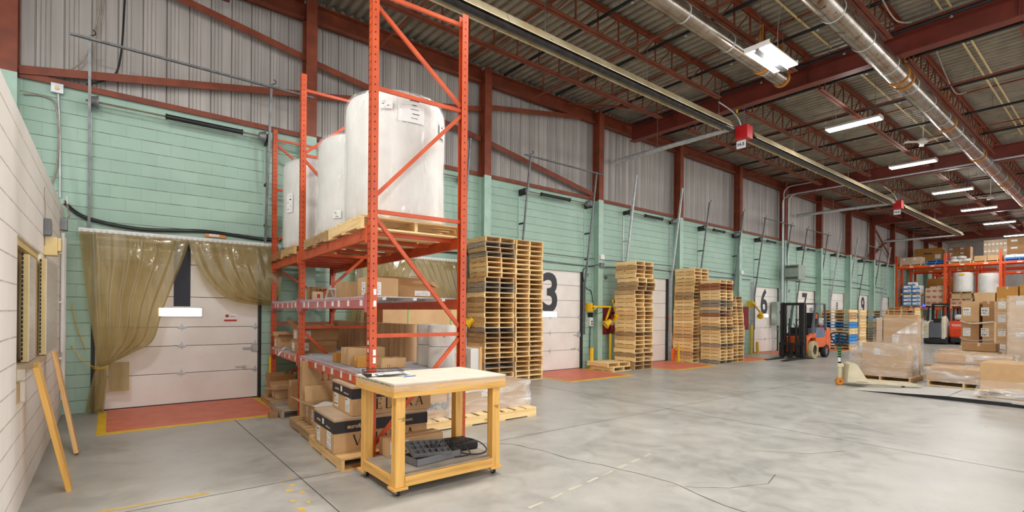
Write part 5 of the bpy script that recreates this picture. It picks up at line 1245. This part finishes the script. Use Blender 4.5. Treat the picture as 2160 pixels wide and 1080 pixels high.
# tall carton stack
pallet('pallet under the tall stack of labelled cartons at the right', (20.3, 3.1, 0), FT, 1.45, 1.2, .14, 'pine', 'pallets under the hall loads')
cols = ((2.92, 3.42, 'left'), (2.5, 2.88, 'right'))
for r, (z0, z1) in enumerate(((.141, .87), (.871, 1.47), (1.471, 2.07))):
    for c, (y0, y1, nm) in enumerate(((3.0, 3.34, 'left'), (2.66, 2.99, 'middle'))):
        if r: y0, y1 = ((2.94, 3.34), (2.62, 2.87))[c]
        crate_box('brown carton with white label, %s column, %s row from the bottom of the tall stack' % (nm, nth(r + 1)), 19.75, 20.35, y0, y1, z0, z1, 'carddark' if (r + c) % 2 else 'card', [('L', (.07, (z1 - z0) * .5), (.17, .24))], 70 + r * 3 + c, 'labelled cartons of the tall stack')
for r in range(3): crate_box('carton in the second rank of the tall stack, %s row from the bottom' % nth(r + 1), 20.37, 20.9, 2.6, 3.33, .141 + .6 * r, .14 + .6 * (r + 1), 'carddark', [], 84 + r, 'labelled cartons of the tall stack')
for k, z in enumerate((.62, .9, 1.4)):
    o = MB().tube([catm([(19.73, 3.36, z + .1), (19.71, 3.1, z + .02), (19.71, 2.75, z + .06), (19.73, 2.62, z + .08)], i / 12) for i in range(13)], .028, 6).build('film_rope', 'filmh'); tag(o, ('lowest', 'middle', 'highest')[k] + ' twisted film band across the tall stack of labelled cartons', 'stretch wrap', 'film bands on the tall stack')
zz = .141
pallet('pallet under the narrow column of pale labelled cartons', (19.3, 2.37, 0), FT, .3, .7, .13, 'pine', 'pallets under the hall loads')
for k, h in enumerate((.42, .42, .42, .36, .36)):
    crate_box('pale carton with label, %s from the bottom of the narrow column before the far racks' % nth(k + 1), 19.0, 19.6, 2.26, 2.48, zz, zz + h - .001, 'cardpink' if k % 2 else 'card', [('L', (0, h * .5), (.15, .2))], 90 + k, 'cartons of the narrow column'); zz += h
pallet('pallet under the tall two-tier wrapped load at the right edge', (18.1, 1.54, 0), FT, 1.05, 1.0, .13, 'pine', 'pallets under the hall loads')
for k, (z0, z1) in enumerate(((.131, .5), (.501, 1.36), (1.361, 2.13))):
    crate_box('large pale brown carton, %s tier of the tall load at the right edge' % ('bottom', 'middle', 'top')[k], 17.64, 18.55, 1.02, 2.07, z0, z1, 'cardpink', [('L', (.4 - .1, (z1 - z0) * .8), (.2, .1))], 97 + k, 'cartons at the right edge')
wrap_of('clear film round the tall two-tier load at the right edge', 17.62, 18.57, 1.0, 2.09, .1, 2.15, 10, 'film')
for k, (x0, x1, y0, y1, z0, z1, m) in enumerate(((22.6, 23.4, 2.98, 3.48, .15, 2.42, 'card'), (22.6, 23.5, 2.45, 2.95, .15, 2.6, 'cardgold'), (22.6, 23.4, 1.9, 2.42, .15, 2.66, 'cardgold'))):
    pallet('pallet under the %s tall plain carton behind the labelled stack' % ('left', 'middle', 'right')[k], ((x0 + x1) / 2, (y0 + y1) / 2, 0), FT, y1 - y0, x1 - x0, .145, 'pine', 'pallets under the hall loads')
    crate_box('%s tall plain carton standing behind the labelled stack' % ('left', 'middle', 'right')[k], x0, x1, y0, y1, z0, z1, m, [], 110 + k, 'tall plain cartons')
# load on the wrapper turntable
pallet('pallet on the turntable of the wrapping machine', (13.65, 1.3, .092), FT, 1.35, 1.1, .12, 'pine', 'pallets under the hall loads')
crate_box('wide brown carton on the wrapper turntable at the right edge', 13.15, 14.15, .7, 1.94, .213, .74, 'card', [], 105)
wrap_of('milky film flaring round the carton on the turntable', 13.12, 14.18, .68, 1.96, .11, .4, 11, 'filmh', .14, False)

# ------------------------------------------------------------------ far racks
def far_rack(label, x, ys, levels, top):
    t = thing('pallet_rack', label, 'pallet rack', (x, 0, 0), 0, 'far orange racks'); D = 1.1
    for k, y in enumerate(ys):
        f = bpy.data.objects.new('upright_frame', None); COL.objects.link(f); f.parent = t
        for xx in (0, D):
            b = MB().bx(xx - .05, xx + .05, y - .06, y + .06, 0, top)
            z = .1
            while z < top: b.bx(xx - .0515, xx - .05, y - .012, y + .012, z, z + .03, 1); z += .1
            b.build('upright_post', ['orange_red', 'hole'], f)
        z = .3
        while z < top - .6:
            MB().bar((.05, y, z), (D - .05, y, z + .55), .03, .04).bar((.05, y, z), (D - .05, y, z), .03, .04).build('brace', 'orange_red', f); z += 1.1
    for k in range(len(ys) - 1):
        a, c = sorted((ys[k], ys[k + 1]))
        for z in levels:
            for xx in (-.03, D + .03):
                o = MB().bx(xx - .025, xx + .025, a + .06, c - .06, z - .13, z).build('beam', 'orange_red', t)
                if xx < 0:
                    for q in (.25, .68): yy = a + (c - a) * q; MB().bx(xx - .0265, xx - .025, yy - .1, yy + .1, z - .1, z - .04).build('shelf_label', 'paper', o)
            b = MB()
            for q in range(6): yy = a + .15 + (c - a - .3) * q / 5; b.bx(0, D, yy - .04, yy + .04, z - .03, z)
            b.build('pallet_support', 'orange_red', t)
    return t
far_rack('front orange rack at the far end of the hall, carrying wrapped rolls and cartons', 40.0, (9.95, 7.52, 5.06, 2.6, .2), (1.2, 2.14, 4.82), 5.5)
far_rack('second orange rack row behind the front rack at the far end', 43.2, (9.95, 6.55, 3.4, .5), (2.4, 4.7), 5.4)
far_rack('third orange rack row, mostly hidden at the far end of the hall', 47.5, (9.6, 7.0, 4.5, 2.0), (2.4, 4.7), 5.4)
def fbox(label, x, y, z, d, w, h, mat, front=None, group='cartons on the far racks', emblem=None):
    """carton on the far racks: only its printed front shows"""
    b = MB().bx(0, d, -w / 2, w / 2, 0, h)
    mats = [mat]
    if front:
        for (u0, u1, v0, v1, m) in front:
            if m not in mats: mats.append(m)
            b.bx(-.004, 0, -w / 2 + w * (1 - u1), -w / 2 + w * (1 - u0), h * v0, h * v1, mats.index(m))
    o = b.build('cardboard_box', mats, None, (x, y, z))
    if emblem:
        e = MB()
        e.lathe([(w * .36, -.003), (w * .36, 0), (w * .29, 0), (w * .29, -.003)], n=20, axis=0); e.bx(-.004, 0, -w * .24, w * .24, -h * .08, h * .06); e.bx(-.004, 0, -w * .16, w * .16, h * .1, h * .16); e.bx(-.004, 0, -w * .16, w * .16, -h * .18, -h * .13)
        q = e.build('red_emblem', 'redink', o, (-.001, 0, h * .5)); q.scale = (1, 1, .75)
    return tag(o, label, 'box', group)
fp = lambda lab, y, z, w=1.05, tone='pine', x=40.55, h=.13: pallet(lab, (x, y, z), FT, w, 1.05, h, tone, 'pallets on the far racks')
L1, L2 = 2.142, 4.822
BF = [(0, 1, 0, .34, 'bluebox'), (.0, .16, .34, 1, 'bluebox'), (.05, .6, .1, .2, 'paper'), (.6, .9, .5, .62, 'inkblue')]
fp('pallet under the blue and white cartons on the far rack', 9.2, L1)
for r in range(3):
    for c in range(2): fbox('white and blue carton, %s column, %s row of the lower tier, far rack' % (('left', 'right')[c], nth(r + 1)), 40.05, 9.43 - .46 * c, L1 + .131 + .235 * r, .9, .45, .232, 'paper', BF, 'blue and white cartons')
fp('pallet between the two tiers of blue and white cartons', 9.2, L1 + .837, h=.09)
for r in range(2):
    for c in range(2): fbox('white and blue carton, %s column, %s row of the upper tier, far rack' % (('left', 'right')[c], nth(r + 1)), 40.05, 9.43 - .46 * c, L1 + .93 + .25 * r, .9, .45, .248, 'paper', BF, 'blue and white cartons')
fbox('single blue and white carton on top of the upper tier', 40.1, 9.22, L1 + 1.432, .6, .46, .22, 'paper', BF, 'blue and white cartons')
fp('pallet under the pale emblem cartons on the far rack', 8.06, L1, .9)
for r in range(3):
    for c in range(3): fbox('pale carton with red emblem, %s column, %s row from the bottom on the far rack' % (('left', 'middle', 'right')[c], nth(r + 1)), 40.05, 8.33 - .3 * c, L1 + .131 + .37 * r, .85, .295, .368, 'cardpink', None, 'emblem cartons', True)
for c in range(2): fbox('flat pale carton on top of the emblem cartons, %s one' % ('left', 'right')[c], 40.1, 8.1 - .36 * c, L1 + 1.242, .7, .34, .1 + .04 * c, 'cardpink', None, 'emblem cartons')
fbox('big golden carton with blue print behind the emblem cartons', 43.3, 8.35, 2.401, .9, 1.5, 1.75, 'cardgold', [(.3, .75, .62, .68, 'inkblue')])
fp('pallet under the low emblem cartons below the left far roll', 6.77, L1, 1.0)
for c in range(3): fbox('low pale emblem carton below the left far roll, %s of three' % ('left', 'middle', 'right')[c], 40.05, 7.1 - .33 * c, L1 + .131, .85, .32, .33, 'cardpink', None, 'emblem cartons', True)
fp('pallet under the two brown cartons below the left far roll', 6.77, L1 + .463, 1.0, h=.1)
for c in range(2): fbox('brown carton below the left far roll, %s of two' % ('left', 'right')[c], 40.05, 7.0 - .46 * c, L1 + .565, .85, .44, .3, 'card')
fp('dark pallet directly under the left far roll', 6.77, L1 + .867, 1.0, 'aged', h=.1)
foam_roll('white wrapped roll with yellow sticker, left of two on the far rack', (40.55, 6.77, L1 + .968), .46, 1.2, 0, 'wrapped rolls on the far rack', [], 4)
fbox('large plain carton below the right far roll', 40.05, 5.66, L1 + .131, .9, .96, .62, 'card'); fp('pallet under the large plain carton below the right far roll', 5.68, L1, 1.0)
fp('pine pallet directly under the right far roll', 5.68, L1 + .752, 1.05, h=.1)
foam_roll('white wrapped roll without sticker, right of two on the far rack', (40.55, 5.64, L1 + .853), .47, 1.2, 0, 'wrapped rolls on the far rack', [], 5)
tag(MB().bx(0, .01, -.12, .12, 0, .09).build('yellow_sticker', 'yellow', None, (40.05, 6.75, L1 + 1.98)), 'yellow sticker on the left far roll', 'sticker')
# top level
fp('pallet under the film-wrapped pale cartons on the top far level', 9.25, L2, 1.1)
for c in range(2): fbox('film-wrapped pale carton on the top far level by the wall, %s of two' % ('left', 'right')[c], 40.1, 9.53 - .55 * c, L2 + .131, .9, .54, .44, 'cardpink', [(.3, .5, .6, .85, 'paper')])
for k in range(2): fbox('large golden carton with blue print on the second far rack, %s' % ('lower of two', 'upper of two')[k], 43.3, 9.05, 4.701 + .72 * k, .9, 1.5, .715 if k == 0 else .8, 'cardgold', [(.35, .65, .5, .6, 'inkblue'), (.75, .95, .1, .45, 'paper')])
for k in range(2): fp('blue empty pallet on the top far level, %s' % ('lower of two', 'upper of two')[k], 8.0 - .05 * k, L2 + .141 * k, .95, 'chipblue', h=.14)
fbox('golden striped carton behind the blue pallets on the top far level', 43.3, 7.3, 4.701, .9, 1.2, .55, 'cardgold', [(.3, .36, 0, 1, 'yellow'), (.6, .66, 0, 1, 'yellow')])
fp('pallet under the white bags on the top far level', 6.85, L2, 1.0)
for k in range(5):
    o = MB().lathe([(0, 0), (.2, 0), (.26, .06), (.24, .13), (.12, .18), (0, .19)], n=16, wob=lambda a, z: .08 * math.sin(3 * a + k)).build('white_bag', 'rollwhite', None, (40.4 + .1 * (k % 2), 7.15 - .3 * (k % 3), L2 + .131 + .18 * (k // 3)))
    tag(o, 'white bag heaped on the top far level, %s of the heap' % nth(k + 1), 'bag', 'white bags')
for r in range(3):
    for c in range(2): fbox('brown carton with two white labels, %s column, %s row on the second far rack top' % (('left', 'right')[c], nth(r + 1)), 43.3, 7.72 - .55 * c, 5.26 + .3 * r, .8, .54, .298, 'carddark', [(.1, .4, .5, .8, 'paper')], 'top cartons of the second far rack')
fp('pallet under the two plain cartons right of the white bags', 5.72, L2, 1.1)
for c in range(2): fbox('plain carton on the top far level right of the white bags, %s of two' % ('left', 'right')[c], 40.05, 5.93 - .58 * c, L2 + .131, .9, .56, .26, 'card', None)
for r in range(3):
    for c in range(6): fbox('pale gold carton, %s column, %s row of the tall block on the top far level' % (nth(c + 1), nth(r + 1)), 41.0, 5.85 - .17 * c, L2 + .15 + .41 * r, .8, .165, .408, 'cardpink', [(.15, .85, .25, .5, 'paper')], 'tall block of pale cartons')
fp('blue pallet under the white and blue cartons at the right of the top far level', 4.3, L2, 1.2, 'chipblue')
for c in range(3): fbox('flat white and blue carton at the right of the top far level, %s of three' % ('left', 'middle', 'right')[c], 40.05, 4.68 - .38 * c, L2 + .131, .9, .37, .22, 'paper', [(0, 1, 0, .35, 'bluebox')], 'blue and white cartons')
for r in range(3): fbox('brown carton stacked behind the flat white and blue cartons, %s row from the bottom' % nth(r + 1), 41.1, 4.5, L2 + .15 + .42 * r, .8, .9, .418, 'carddark', [(.2, .5, .5, .75, 'paper')])
fp('pallet under the film-wrapped white load at the right of the far rack', 4.2, L1, 1.2)
fbox('film-wrapped white load at the right of the far rack', 40.1, 4.2, L1 + .131, .9, 1.2, .5, 'paper', [(.1, .8, .2, .45, 'bluebox')])
for k, (y, w, h) in enumerate(((8.9, .5, .45), (6.9, .6, .4), (6.2, .5, .5))): fbox('carton on the lowest beam level of the far rack, %s from the wall' % nth(k + 1), 40.2, y, 1.202, .8, w, h, 'carddark' if k else 'card', [(.2, .8, .2, .8, 'paper')])
for r in range(4): fbox('labelled carton between the two far rolls, %s row from the bottom' % nth(r + 1), 43.3, 6.05, 2.401 + .46 * r, .8, .7, .455, 'carddark', [(.1, .4, .5, .75, 'paper'), (.6, .9, .5, .75, 'paper')])
for k, (y, h) in enumerate(((3.9, 1.5), (2.9, 1.2))): fbox('brown carton on the second far rack at the right, %s' % ('left of two', 'right of two')[k], 43.3, y, 2.401, .8, .9, h, 'carddark')

# ------------------------------------------------------------------ trucks in front of the far racks
t = thing('reach_truck', 'cream and grey stand-up reach truck with a blue lamp, before the far rack', 'reach truck', (37.6, 7.55, 0))
MB().prism([(0, .05), (0, .3), (.1, .42), (1.5, .42), (1.5, .05)], -.56, .56, 'xz').build('base', 'rubber', t, bevel=.03)
MB().prism([(.02, .3), (.0, 1.2), (.12, 1.38), (.9, 1.4), (1.3, 1.3), (1.3, .3)], .22, .56, 'xz').build('cream_cover', 'liftcream', t, bevel=.05)
MB().prism([(.02, .3), (-.02, 1.3), (.1, 1.62), (.4, 1.66), (1.2, 1.3), (1.2, .3)], -.5, -.32, 'xz').build('cream_cover', 'liftcream', t, bevel=.04)
MB().prism([(-.03, .38), (-.03, 1.25), (.2, 1.32), (1.0, 1.3), (1.0, .38)], -.32, .22, 'xz').build('centre_panel', 'liftgrey', t, bevel=.02)
MB().bx(-.02, .15, -.34, .02, 1.1, 1.5).build('backrest', 'black', t, bevel=.05)
b = MB()
for y in (-.36, .3): b.bar((.1, y, 1.35), (.3, y, 2.2), .08, .08).bar((1.3, y, .4), (1.35, y, 2.2), .08, .08)
b.build('guard_post', 'dark', t)
b = MB()
for k in range(7): b.bx(.2 + .18 * k, .26 + .18 * k, -.42, .42, 2.18, 2.22)
b.bx(.2, 1.4, -.45, -.38, 2.16, 2.24).bx(.2, 1.4, .35, .42, 2.16, 2.24); b.build('overhead_guard', 'dark', t)
MB().bx(1.4, 1.6, -.4, -.3, .1, 2.4).bx(1.4, 1.6, .3, .4, .1, 2.4).bx(1.42, 1.58, -.3, .3, 2.3, 2.4).build('mast', 'dark', t)
MB().lathe([(0, -.1), (.2, -.1), (.2, .1), (0, .1)], (.15, .28, .2), 18, 0, 1).build('drive_wheel', 'rubber', t)
MB().bx(.1, .2, .43, .55, 1.98, 2.2).build('lamp_bracket', 'liftgrey', t)
MB().lathe([(0, 0), (.07, .0), (.07, .1), (0, .12)], (.1, .5, 2.2), 14).build('blue_lamp', 'bluelight', t)
b = MB().bx(-.035, -.03, .3, .5, .98, 1.02).bx(-.035, -.03, .36, .5, .8, .84); b.build('yellow_sticker', 'yellow', t)
t = thing('forklift', 'red-orange forklift seen from behind, right of the reach truck', 'forklift', (38.0, 6.4, 0))
MB().prism([(0, .5), (-.05, .9), (.05, 1.35), (.3, 1.4), (.3, .35), (.1, .35)], -.52, .52, 'xz').build('counterweight', 'liftred', t, bevel=.06)
MB().bx(.05, 1.8, -.5, .5, .12, .55).build('chassis', 'rubber', t, bevel=.05); MB().bx(.3, 1.6, -.48, .48, .55, 1.1).build('body_panels', 'liftred', t, bevel=.05)
text('printed_brand', 'TOYOTA', .17, 'white', t, (-.06, .08, 1.1), LEFT, .008)
b = MB()
for y in (-.42, .42): b.bar((.3, y, 1.3), (.45, y, 2.12), .07, .07).bar((1.7, y, 1.0), (1.4, y, 2.12), .07, .07)
b.build('guard_post', 'dark', t); b = MB().bx(.4, 1.5, -.46, -.4, 2.1, 2.16).bx(.4, 1.5, .4, .46, 2.1, 2.16)
for k in range(6): b.bx(.4 + .2 * k, .46 + .2 * k, -.44, .44, 2.11, 2.15)
b.build('overhead_guard', 'dark', t)
MB().lathe([(0, -.36), (.11, -.33), (.16, -.25), (.16, .25), (.11, .33), (0, .36)], (.25, 0, 1.58), 18, 0, 1).build('propane_tank', 'white', t)
MB().bx(1.8, 1.95, -.4, .4, .1, 2.2).build('mast', 'dark', t)
for y in (-.42, .42): wheel(t, 'rear_wheel', .3, y, .26, .18, 'rubber', 'dark'); wheel(t, 'front_wheel', 1.5, y, .32, .2, 'rubber', 'dark')

# ------------------------------------------------------------------ overhead services
HY, HZ = 6.5, 6.33
for k, (xa, xb, lab) in enumerate(((2.6, 12.05, 'nearest'), (13.25, 25.25, 'middle'), (26.6, 38.1, 'farthest'))):
    t = thing('tube_heater', '%s radiant tube heater with reflector hanging below the roof joists' % lab, 'tube heater', (0, HY, HZ), 0, 'radiant tube heaters')
    MB().cyl((xa, 0, -.01), (xb + .2, 0, -.01), .075, 16).build('heater_tube', 'heattube', t)
    b = MB(); n = int((xb - xa) / 2.4)
    for i in range(n + 1):
        a, c = xa + (xb - xa) * i / (n + 1), xa + (xb - xa) * (i + 1) / (n + 1) - .01
        pf = [(-.165, -.06), (-.145, -.05), (-.08, .1), (.08, .1), (.145, -.05), (.165, -.06), (.17, -.05), (.09, .115), (-.09, .115), (-.17, -.05)]
        b.prism(pf, a, c, 'yz')
    b.build('reflector', 'reflector', t)
    for i in range(n + 1):
        x = xa + .4 + (xb - xa - .8) * i / n
        MB().cyl((x, 0, .14), (x, 0, .82), .006, 5).bar((x, -.19, -.05), (x, 0, .16), .006, .006).bar((x, .19, -.05), (x, 0, .16), .006, .006).build('hanger', 'galvd', t)
    b = MB().tube([(xb + .1, 0, 0), (xb + .17, .01, 0), (xb + .2, .06, 0), (xb + .2, WY - HY - .05, 0)], .066, 14)
    for y in (1.2, 2.4, 3.2): b.cyl((xb + .2, y, 0), (xb + .2, y + .04, 0), .073, 14)
    b.cyl((xb + .2, WY - HY - .12, 0), (xb + .2, WY - HY - .02, 0), .075, 14); b.build('exhaust_pipe', 'galv', t)
    MB().cyl((xb + .2, 2.2, .05), (xb + .2, 2.2, .95), .006, 5).build('hanger', 'galvd', t)
    if k:
        q = MB().bx(xa - .5, xa - .2, -.16, .16, -.14, .2).bx(xa - .2, xa, -.05, .05, -.06, .05, 1); q.build('burner_box', ['redpaint', 'black'], t, bevel=.008)
        MB().tube([catm([(xa - .42, .02, .1), (xa - .5, .06, .35), (xa - .6, .2, .6), (xa - 1.0, .35, .78)], i / 14) for i in range(15)], .018, 8).build('gas_hose', 'galv', t)
        MB().bx(xa - .6, xa - .57, .05, .09, .52, .6).build('gas_tag', 'yellow', t)
        s = MB().bx(xa - .5, xa - .49, -.12, .12, -.4, -.2).build('heater_sign', 'paper', t)
        text('sign_text', 'H-%d' % (4 + k), .12, 'inkblue', s, (xa - .501, 0, -.3), LEFT, .004)
        MB().cyl((xa - .35, 0, .2), (xa - .35, 0, 1.3), .008, 6).build('hanger', 'galvd', t)
def ductrun(label, xa, xb, y, z, r, straps):
    t = thing('steel_duct', label, 'duct', (0, y, z), 0, 'round steel ducts'); b = MB().cyl((xa, 0, 0), (xb, 0, 0), r, 28)
    b.build('duct_pipe', 'duct', t); x = xa + .7
    while x < xb: MB().cyl((x, 0, 0), (x + .03, 0, 0), r + .006, 28).build('seam_ring', 'galv', t); x += 1.5
    for x in straps: MB().lathe([(r, 0), (r + .022, 0), (r + .022, .06), (r, .06)], (x, 0, 0), 28, 0, 0).bx(x, x + .05, -.04, .04, r, .84).build('strap', 'rust', t)
ductrun('long shiny round duct running the length of the hall at the right', 6.0, 46.0, 3.35, 6.88, .2, (13.4, 13.75, 17.8, 22.0, 27.0, 33.0))
ductrun('shorter round duct with orange end straps left of the long duct', 4.0, 11.55, 4.98, 6.82, .16, (10.55, 11.5))
for k, (y, xa, xb) in enumerate(((4.42, 8.5, 12.7), (4.42, 13.2, 24.0), (2.36, 11.0, 12.8), (2.36, 13.1, 23.6), (2.5, 11.0, 12.8), (2.5, 13.1, 23.6))):
    tag(MB().cyl((xa, y, 7.68), (xb, y, 7.68), .022, 8).build('ceiling_conduit', 'cream'), '%s conduit on the roof deck %s the main girder' % ('cream single' if y > 3 else ('outer cream paired' if y < 2.4 else 'inner cream paired'), 'before' if k % 2 == 0 else 'beyond'), 'conduit', 'roof deck conduits')
tag(MB().bx(13.85, 14.25, 2.1, 2.95, 7.62, 7.66).build('cover_plate', 'cream', None, bevel=.004), 'pale cover plate on the roof deck at the end of the conduit pair', 'plate')
for k, (y, z0) in enumerate(((1.2, 7.3), (3.0, 7.3))):
    run('loose_cable', 'cream cable draped along the roof joist beside the long duct, %s' % ('bay before the main girder', 'bay beyond the main girder')[k], [(9.6 + 5 * k, 2.95, 7.7), (10.6 + 5 * k, 2.97, 7.45), (11.6 + 5 * k, 2.95, 7.25), (12.5 + 5 * k, 2.9, 7.5)], .014, 'cobweb', 'cable')
for k, (x, y) in enumerate(((19.2, 4.15), (30.5, 4.2))):
    t = thing('ceiling_fan', '%s white ceiling fan hanging below the roof deck beside the long duct' % ('nearer', 'farther')[k], 'ceiling fan', (x, y, 6.9), 0, 'ceiling fans')
    MB().cyl((0, 0, .1), (0, 0, .85), .015, 8).build('down_rod', 'white', t); MB().lathe([(0, -.06), (.1, -.05), (.14, 0), (.12, .08), (.04, .12), (0, .12)], n=20).build('motor_housing', 'white', t)
    for a in (0.3, 2.4, 4.5):
        o = MB().bx(.12, .52, -.06, .06, -.004, .004).build('fan_blade', 'white', t); o.rotation_euler = (.15, 0, a)

# ------------------------------------------------------------------ lamps
LN = ['nearest', 'second', 'third', 'fourth', 'fifth', 'sixth', 'seventh', 'eighth']
def area(name, loc, sx, sy, power, parent=None, col=(1, .99, .975)):
    l = bpy.data.lights.new(name, 'AREA'); l.shape = 'RECTANGLE'; l.size = sx; l.size_y = sy; l.energy = power; l.color = col
    o = bpy.data.objects.new(name, l); COL.objects.link(o); o.location = loc; return o
def fixture(label, x, y, z, along_x, power, group='high-bay light fixtures', w=.3, L=1.24):
    t = thing('light_fixture', label, 'light fixture', (x, y, z), PI / 2 if not along_x else 0.0, group)
    MB().prism([(-w / 2, .0), (-w / 2 + .04, .06), (w / 2 - .04, .06), (w / 2, .0), (w / 2 - .01, -.01), (-w / 2 + .01, -.01)], -L / 2, L / 2, 'yz').bx(-L / 2 - .02, -L / 2, -w / 2, w / 2, -.03, .06).bx(L / 2, L / 2 + .02, -w / 2, w / 2, -.03, .06).build('housing', 'white', t)
    n = 2
    for s in range(n):
        yy = (-1 + 2 * s) * w * .27
        MB().bx(-L / 2 + .01, L / 2 - .01, yy - w * .19, yy + w * .19, -.035, -.012).build('lamp_tubes', 'whitelight', t)
    if w > .42: MB().bx(-L / 2 + .01, L / 2 - .01, -.06, .06, -.075, -.008).build('dark_gap_bar', 'greyplastic', t)  # grey bar added to paint the dark gap between the two lamp panels
    for s in (-.4, .4): MB().cyl((s * L, 0, .06), (s * L, 0, 7.78 - z), .005, 5).build('hanger', 'galvd', t)
    MB().tube([catm([(L * .3, 0, .06), (L * .33, .05, .3), (L * .25, .02, .6), (L * .3, 0, 7.7 - z)], i / 12) for i in range(13)], .008, 6).build('power_cord', 'cobweb', t)
    for s in ((-.27, .27) if w > .42 else (0,)):
        q = w * .38 if w > .42 else w * .8
        area('fixture_light', (x, y + s * w if along_x else y, z - .04), L if along_x else q, q if along_x else L, power * (.4 if w > .42 else .8))
    l = bpy.data.lights.new('fixture_spill', 'POINT'); l.energy = power * .3; l.shadow_soft_size = .08; l.color = (1, .99, .975)
    o = bpy.data.objects.new('fixture_spill', l); COL.objects.link(o); o.location = (x, y, z - .16)
P = 105
fixture('near light fixture with two glowing panels beside the shorter duct', 9.79, 4.41, 6.5, True, P, w=.46, L=1.17)
for k, x in enumerate((15.62, 21.25, 27.0, 32.4, 38.0, 44.6, 51.0)):
    fixture('glowing linear light fixture, %s in the row left of the long duct' % ('nearest' if k == 0 else nth(k + 1)), x, 4.87, 6.78, False, P)
# the same rows carry on over the rest of the hall, out of the picture
for x, pw, nm in ((4.8, 260, 'above the near rack'), (-1.0, 200, 'above the office roof'), (-7.0, 120, 'far behind the office roof')): fixture('twin-panel light fixture ' + nm, x, 4.35, 6.78, True, pw, w=.5)
for y in (-1.5, -8.0):
    for k, x in enumerate((-5.0, 1.5, 8.0, 14.0, 20.5, 27.0, 34.0)):
        fixture('light fixture in the %s row right of the camera, %s along it' % ('nearer' if y > -5 else 'farther', nth(k + 1)), x, y, 6.78, False, {1.5: 190, 8.0: 80, 14.0: 70}.get(x, 105))
w = bpy.data.worlds.new('hall_air'); bpy.context.scene.world = w; w.use_nodes = True
w.node_tree.nodes['Background'].inputs[0].default_value = (.97, .985, 1.0, 1); w.node_tree.nodes['Background'].inputs[1].default_value = 1.8
sc = bpy.context.scene
sc.view_settings.view_transform = 'Standard'; sc.view_settings.look = 'None'; sc.view_settings.gamma = 1.0
sc.view_settings.use_curve_mapping = False; sc.view_settings.exposure = 0.28
sc.cycles.max_bounces = 6; sc.cycles.diffuse_bounces = 4; sc.cycles.transparent_max_bounces = 12; sc.cycles.adaptive_threshold = .03; sc.cycles.sample_clamp_indirect = 6
